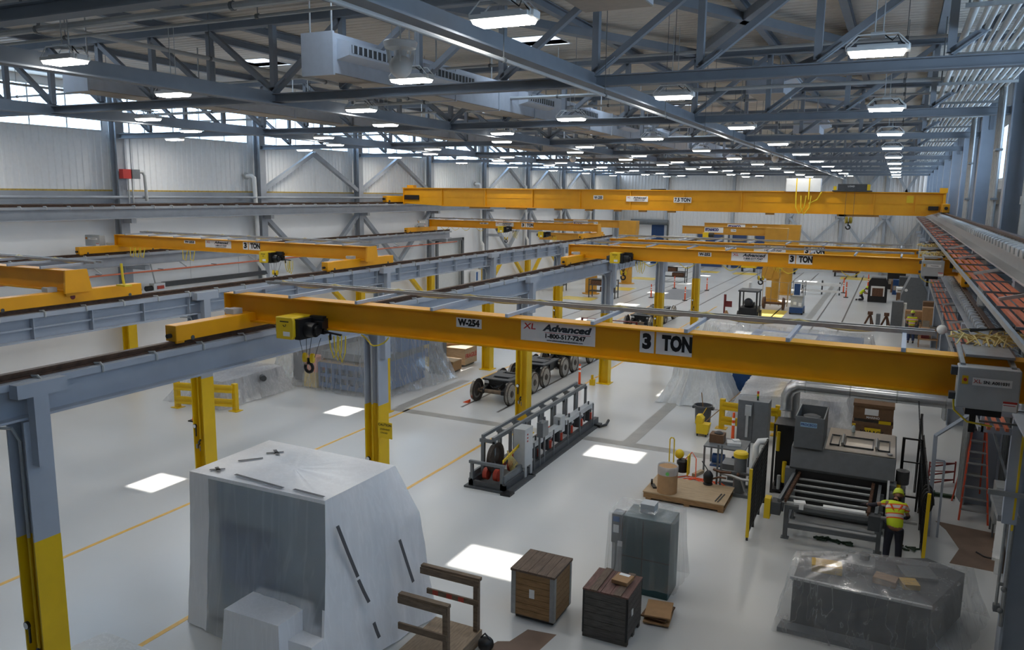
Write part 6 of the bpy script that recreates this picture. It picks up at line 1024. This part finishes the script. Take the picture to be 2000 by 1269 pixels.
# ------------------------------------------------------------ ceiling services
def highbay():
    t = T('high_bay_light', '', 'ceiling light', (0,0,0), 0, 'high bay lights under the roof trusses'); L = []
    L.append(MB().box(-.5,.5,-.23,.23,.03,.1).box(-.34,.34,-.14,.14,.1,.15).box(.5,.56,-.12,.12,.02,.13).build('housing', WHITE, t, w=False))
    L.append(MB().grid(2, 2, lambda i, j: ((i-.5)*.9, (j-.5)*.38, -.035), False).build('diffuser', LAMP, t, w=False)); L.append(MB().add([(-.48,-.21,.03),(.48,-.21,.03),(.48,.21,.03),(-.48,.21,.03),(-.45,-.19,-.035),(.45,-.19,-.035),(.45,.19,-.035),(-.45,.19,-.035)], [(0,4,5,1),(1,5,6,2),(2,6,7,3),(3,7,4,0)]).build('lens_side', LSIDE, t, w=False))
    B = MB().tube([(-.52,0,.04),(-.53,0,.12),(-.34,0,.31),(.34,0,.31),(.53,0,.12),(.52,0,.04)],.014,6)
    for y in (-.17,.17): b = B.build('bracket', WHITE, t, w=False); b.location.y = y; L.append(b)
    L.append(MB().cyl((-.06,0,.3),(-.06,0,1.85),.012,n=6).cyl((.08,.05,.3),(.08,.05,1.85),.01,n=6).box(-.12,.12,-.18,.18,.29,.35).build('stem', LGREY, t, w=False))
    L.append(MB().tube([(.1,0,.33),(.25,.02,.22),(.33,-.05,.3),(.4,0,.18),(.46,0,.15)],.012,5).build('supply_cord', BLACK, t, w=False)); return t, L
LAMP = emit('lamp_diffuser_glow', (255,251,243), 78); LSIDE = emit('lamp_lens_side_glow', (255,251,243), 6)
hb, hl = highbay(); first = True; hb.scale = (.82,.82,.82)
rows = [-.5, -4.75, -8.85, -13.3, -15.4, -21.5, -24.2, -28.9]; rn = ['first','second','third','fourth','fifth','sixth','seventh','eighth']
for ri, x in enumerate(rows):
    for ci in range(0, 10):
        y = 13.65+8.53*ci if ri % 2 == 0 else (9.5 if ri < 7 else 17.03)+8.53*ci
        if y < 9 or y > 93: continue
        n = ci if ri < 7 and ri % 2 == 0 else (ci if ri % 2 else ci)
        lab = 'lit white high bay light, %s along the %s row from the right wall' % (ORD[n], rn[ri])
        if first: hb.location = (x, y, 10.37); hb['label'] = lab; first = False
        else: dup(hb, (x, y, 10.37), None, lab, lst=hl)
def ductrun(lab, x0, x1, z0, z1, y0, y1, grilles):
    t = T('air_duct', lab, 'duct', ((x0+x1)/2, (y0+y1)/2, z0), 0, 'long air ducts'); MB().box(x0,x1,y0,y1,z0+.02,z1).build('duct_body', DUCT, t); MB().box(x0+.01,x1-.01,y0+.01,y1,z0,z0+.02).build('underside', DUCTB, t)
    y = y0+.02
    while y < y1: MB().box(x0-.025,x1+.025,y-.03,y+.03,z0-.025,z1+.025).build('flange', DUCT, t); y += 2.6
    for y in grilles:
        g = MB().prism([(x1,z0+.3),(x1+.32,z0+.38),(x1+.32,z1-.18),(x1,z1-.1)], y, y+2.2, 'y').build('diffuser_box', DUCT, t); MB().box(x1+.3,x1+.325,y+.1,y+2.1,z0+.43,z1-.24).build('grille_back', DGREY, g); m_ = MB()
        for i in range(12): yy = y+.12+i*.175; m_.box(x1+.32,x1+.345,yy,yy+.03,z0+.43,z1-.24)
        m_.build('vane', DUCT, g)
    m_ = MB(); y = y0+.15
    while y < y1: m_.cyl((x0+.1,y,z1),(x0+.1,y,12.5),.02,n=6).cyl((x1-.12,y,z1),(x1-.12,y,12.5),.02,n=6); y += 4.26
    m_.build('hanger_rod', LGREY, t); return t
ductrun('white air duct with side grilles hanging in the middle of the roof', -11.85, -11.05, 10.68, 11.52, 14, 60, (14.15,17.6,23.2,27.5,33,38))
ductrun('white air duct hanging nearer the left wall windows', -19.85, -18.95, 10.7, 11.2, 14.1, 60, ())
ductrun('boxy white air duct low under the deck at the top edge', -4.99, -3.82, 11.2, 11.8, 8.6, 13.0, ())
ductrun('dark louvred duct unit between trusses right of centre', -4.3, -3.3, 11.2, 11.9, 24.6, 26.6, (24.7,)); ductrun('grey duct unit hanging farther back right of centre', -4.3, -3.3, 10.9, 11.6, 36.2, 38.6, (36.3,))
def sphere(lab, x, y, z):
    t = T('globe_fixture', lab, 'fixture', (x, y, z), 0, 'white globe fixtures'); MB().ball((x,y,z),.2,22,14).build('globe', WHITE, t); MB().lathe([(.1,.14),(.12,.26),(.27,.3),(.3,.4),(.28,.42),(.02,.42)],(x,y,z),24).build('collar', WHITE, t)
    for a in range(3): MB().bar((x+.2*math.cos(a*2.1-1),y+.2*math.sin(a*2.1-1),z+.06),(x+.26*math.cos(a*2.1-1),y+.26*math.sin(a*2.1-1),z+.33),.03,.06).build('rib', WHITE, t)
    MB().cyl((x,y,z+.4),(x,y,12.58),.015,n=6).cyl((x-.2,y,z+.4),(x-.1,y,z+1.6),.006,n=5).cyl((x+.2,y,z+.4),(x+.1,y,z+1.6),.006,n=5).build('stem', LGREY, t)
for i, (x, y) in enumerate(((-8.0,12),(-6.6,48),(-18.2,46),(-4.6,80),(-1.0,88))): sphere('white globe fixture under the roof, %s' % ('nearest beside the air duct','over the crane marked 7.5 TON','over the farther runway','far behind the 7.5 TON crane','farthest near the back wall')[i], x, y, 10.36)
def pipe(lab, p, q, r, m=LGREY, grp='roof pipes', cat='pipe', drop=True):
    t = T('roof_pipe', lab, cat, ((p[0]+q[0])/2, (p[1]+q[1])/2, p[2]), 0, grp); MB().cyl(p, q, r, n=8).build('pipe', m, t); m_ = MB(); P, Q = Vector(p), Vector(q); n = max(2, int((Q-P).length/4.2))
    for i in range(n): c = P.lerp(Q, (i+.5)/n); m_.cyl(c, (c.x,c.y,12.55), .008, n=5).cyl(c-(Q-P).normalized()*.03, c+(Q-P).normalized()*.03, r+.015, n=8)
    m_.build('hanger', MGREY, t)
for i, (y, z, r) in enumerate(((9.62,11.0,.06),(9.85,11.3,.035),(10.15,10.95,.03),(9.4,11.45,.05),(18.2,11.35,.035),(22.6,11.1,.05),(27.2,11.3,.04),(31,11.2,.05),(35.5,11.2,.04),(40,11.1,.05))): pipe('thin grey pipe crossing the roof from wall to wall, %s from the camera' % ORD[i], (-30.5,y,z), (2.2,y,z), r)
for i, (x, z, r, y0) in enumerate(((-5.3,10.1,.03,4),(-15.6,11.4,.05,4),(-24.4,11.3,.04,8),(-8.2,11.6,.04,10))): pipe('thin grey pipe running lengthwise under the roof, %s from the right wall' % ORD[(0,2,3,1)[i]], (x,y0,z), (x,92,z), r)
PIPEW = mat('white_pipe_cover', (206,208,206), .45, var=.05)
for i, (x, z, r) in enumerate(((.76,10.97,.06),(.92,10.95,.04),(1.04,10.95,.04),(1.16,10.94,.03),(1.29,10.96,.05),(1.42,10.94,.03),(1.54,10.95,.04),(1.69,10.97,.06),(1.84,10.95,.04),(1.97,10.95,.04),(2.1,10.95,.04))):
    t = T('white_pipe', 'white covered pipe along the top of the right wall, %s counted from the hall side' % ORD[i], 'pipe', (x, 48, z), 0, 'pipe rack along the right wall'); MB().cyl((x,4,z),(x,93,z),r,n=10).build('pipe', PIPEW, t)
    if i in (1,2,6): MB().cyl((x,12.0,z),(x,12.25,z),r+.004,n=10).cyl((x,19.0,z),(x,19.25,z),r+.004,n=10).build('yellow_marker', SIGNY, t)
for i, k in enumerate(range(-1, 9)):
    for s in (0, 1): 
        y = YK(k)+2+4.26*s; t = T('pipe_trapeze', 'pale grey cross bar under the right wall white pipes, %s from the camera' % (ORD[2*i+s] if 2*i+s < 13 else '%s' % ('fourteenth','fifteenth','sixteenth','seventeenth','eighteenth','nineteenth','twentieth')[2*i+s-13]), 'pipe support', (2, y, 10.9), 0, 'pipe rack cross bars'); MB().bar((.6,y,10.87),(2.2,y,10.87),.05,.06).build('cross_bar', TRAY, t); MB().cyl((.65,y,10.87),(.65,y,12.5),.015,n=6).cyl((2.18,y,10.87),(2.18,y,12.5),.015,n=6).build('hanger_rod', MGREY, t)

# ------------------------------------------------------------ light, sky, camera
w = bpy.data.worlds.new('sky'); sc.world = w; w.use_nodes = True; n = w.node_tree; bg = n.nodes['Background']
tc = n.nodes.new('ShaderNodeTexCoord'); sx = n.nodes.new('ShaderNodeSeparateXYZ'); rp = n.nodes.new('ShaderNodeValToRGB'); rp.color_ramp.elements[0].position = .45; rp.color_ramp.elements[0].color = (.82,.9,1,1); rp.color_ramp.elements[1].position = 1; rp.color_ramp.elements[1].color = (.6,.78,1,1)
mr = n.nodes.new('ShaderNodeMapRange'); mr.inputs['From Min'].default_value = -1; n.links.new(tc.outputs['Generated'], sx.inputs[0]); n.links.new(sx.outputs['Z'], mr.inputs['Value']); n.links.new(mr.outputs[0], rp.inputs['Fac']); n.links.new(rp.outputs['Color'], bg.inputs['Color']); bg.inputs['Strength'].default_value = 6.5
sd = bpy.data.lights.new('sun', 'SUN'); sd.energy = 9; sd.angle = R(.6); sd.color = (1,.96,.9); so = bpy.data.objects.new('sun', sd); COL.objects.link(so); so.rotation_euler = Vector((2.4,-6.9,-12.6)).to_track_quat('-Z', 'Y').to_euler(); so.location = (-10,10,30)
cam = bpy.data.cameras.new('camera'); co = bpy.data.objects.new('camera', cam); COL.objects.link(co); sc.camera = co
cam.sensor_width = 36; cam.lens = 1543.5/2000*36; cam.clip_start = .05; cam.clip_end = 300
pt, yw, rl = R(9.41), R(25.75), R(.713)
fw = Vector((-math.sin(yw)*math.cos(pt), math.cos(yw)*math.cos(pt), -math.sin(pt))); rr = Vector((math.cos(yw), math.sin(yw), 0)); uu = rr.cross(fw)
r2 = rr*math.cos(rl)+uu*math.sin(rl); u2 = uu*math.cos(rl)-rr*math.sin(rl)
co.matrix_world = Matrix(((r2.x,u2.x,-fw.x,0),(r2.y,u2.y,-fw.y,0),(r2.z,u2.z,-fw.z,8.2),(0,0,0,1)))
vs = sc.view_settings; sc.display_settings.display_device = 'sRGB'; vs.view_transform = 'Standard'; vs.look = 'None'; vs.gamma = 1; vs.exposure = .17; vs.use_curve_mapping = False
cy = sc.cycles; cy.use_denoising = True; cy.max_bounces = 7; cy.diffuse_bounces = 4; cy.glossy_bounces = 3; cy.transmission_bounces = 4; cy.transparent_max_bounces = 14; cy.sample_clamp_indirect = 6; cy.caustics_reflective = False; cy.caustics_refractive = False
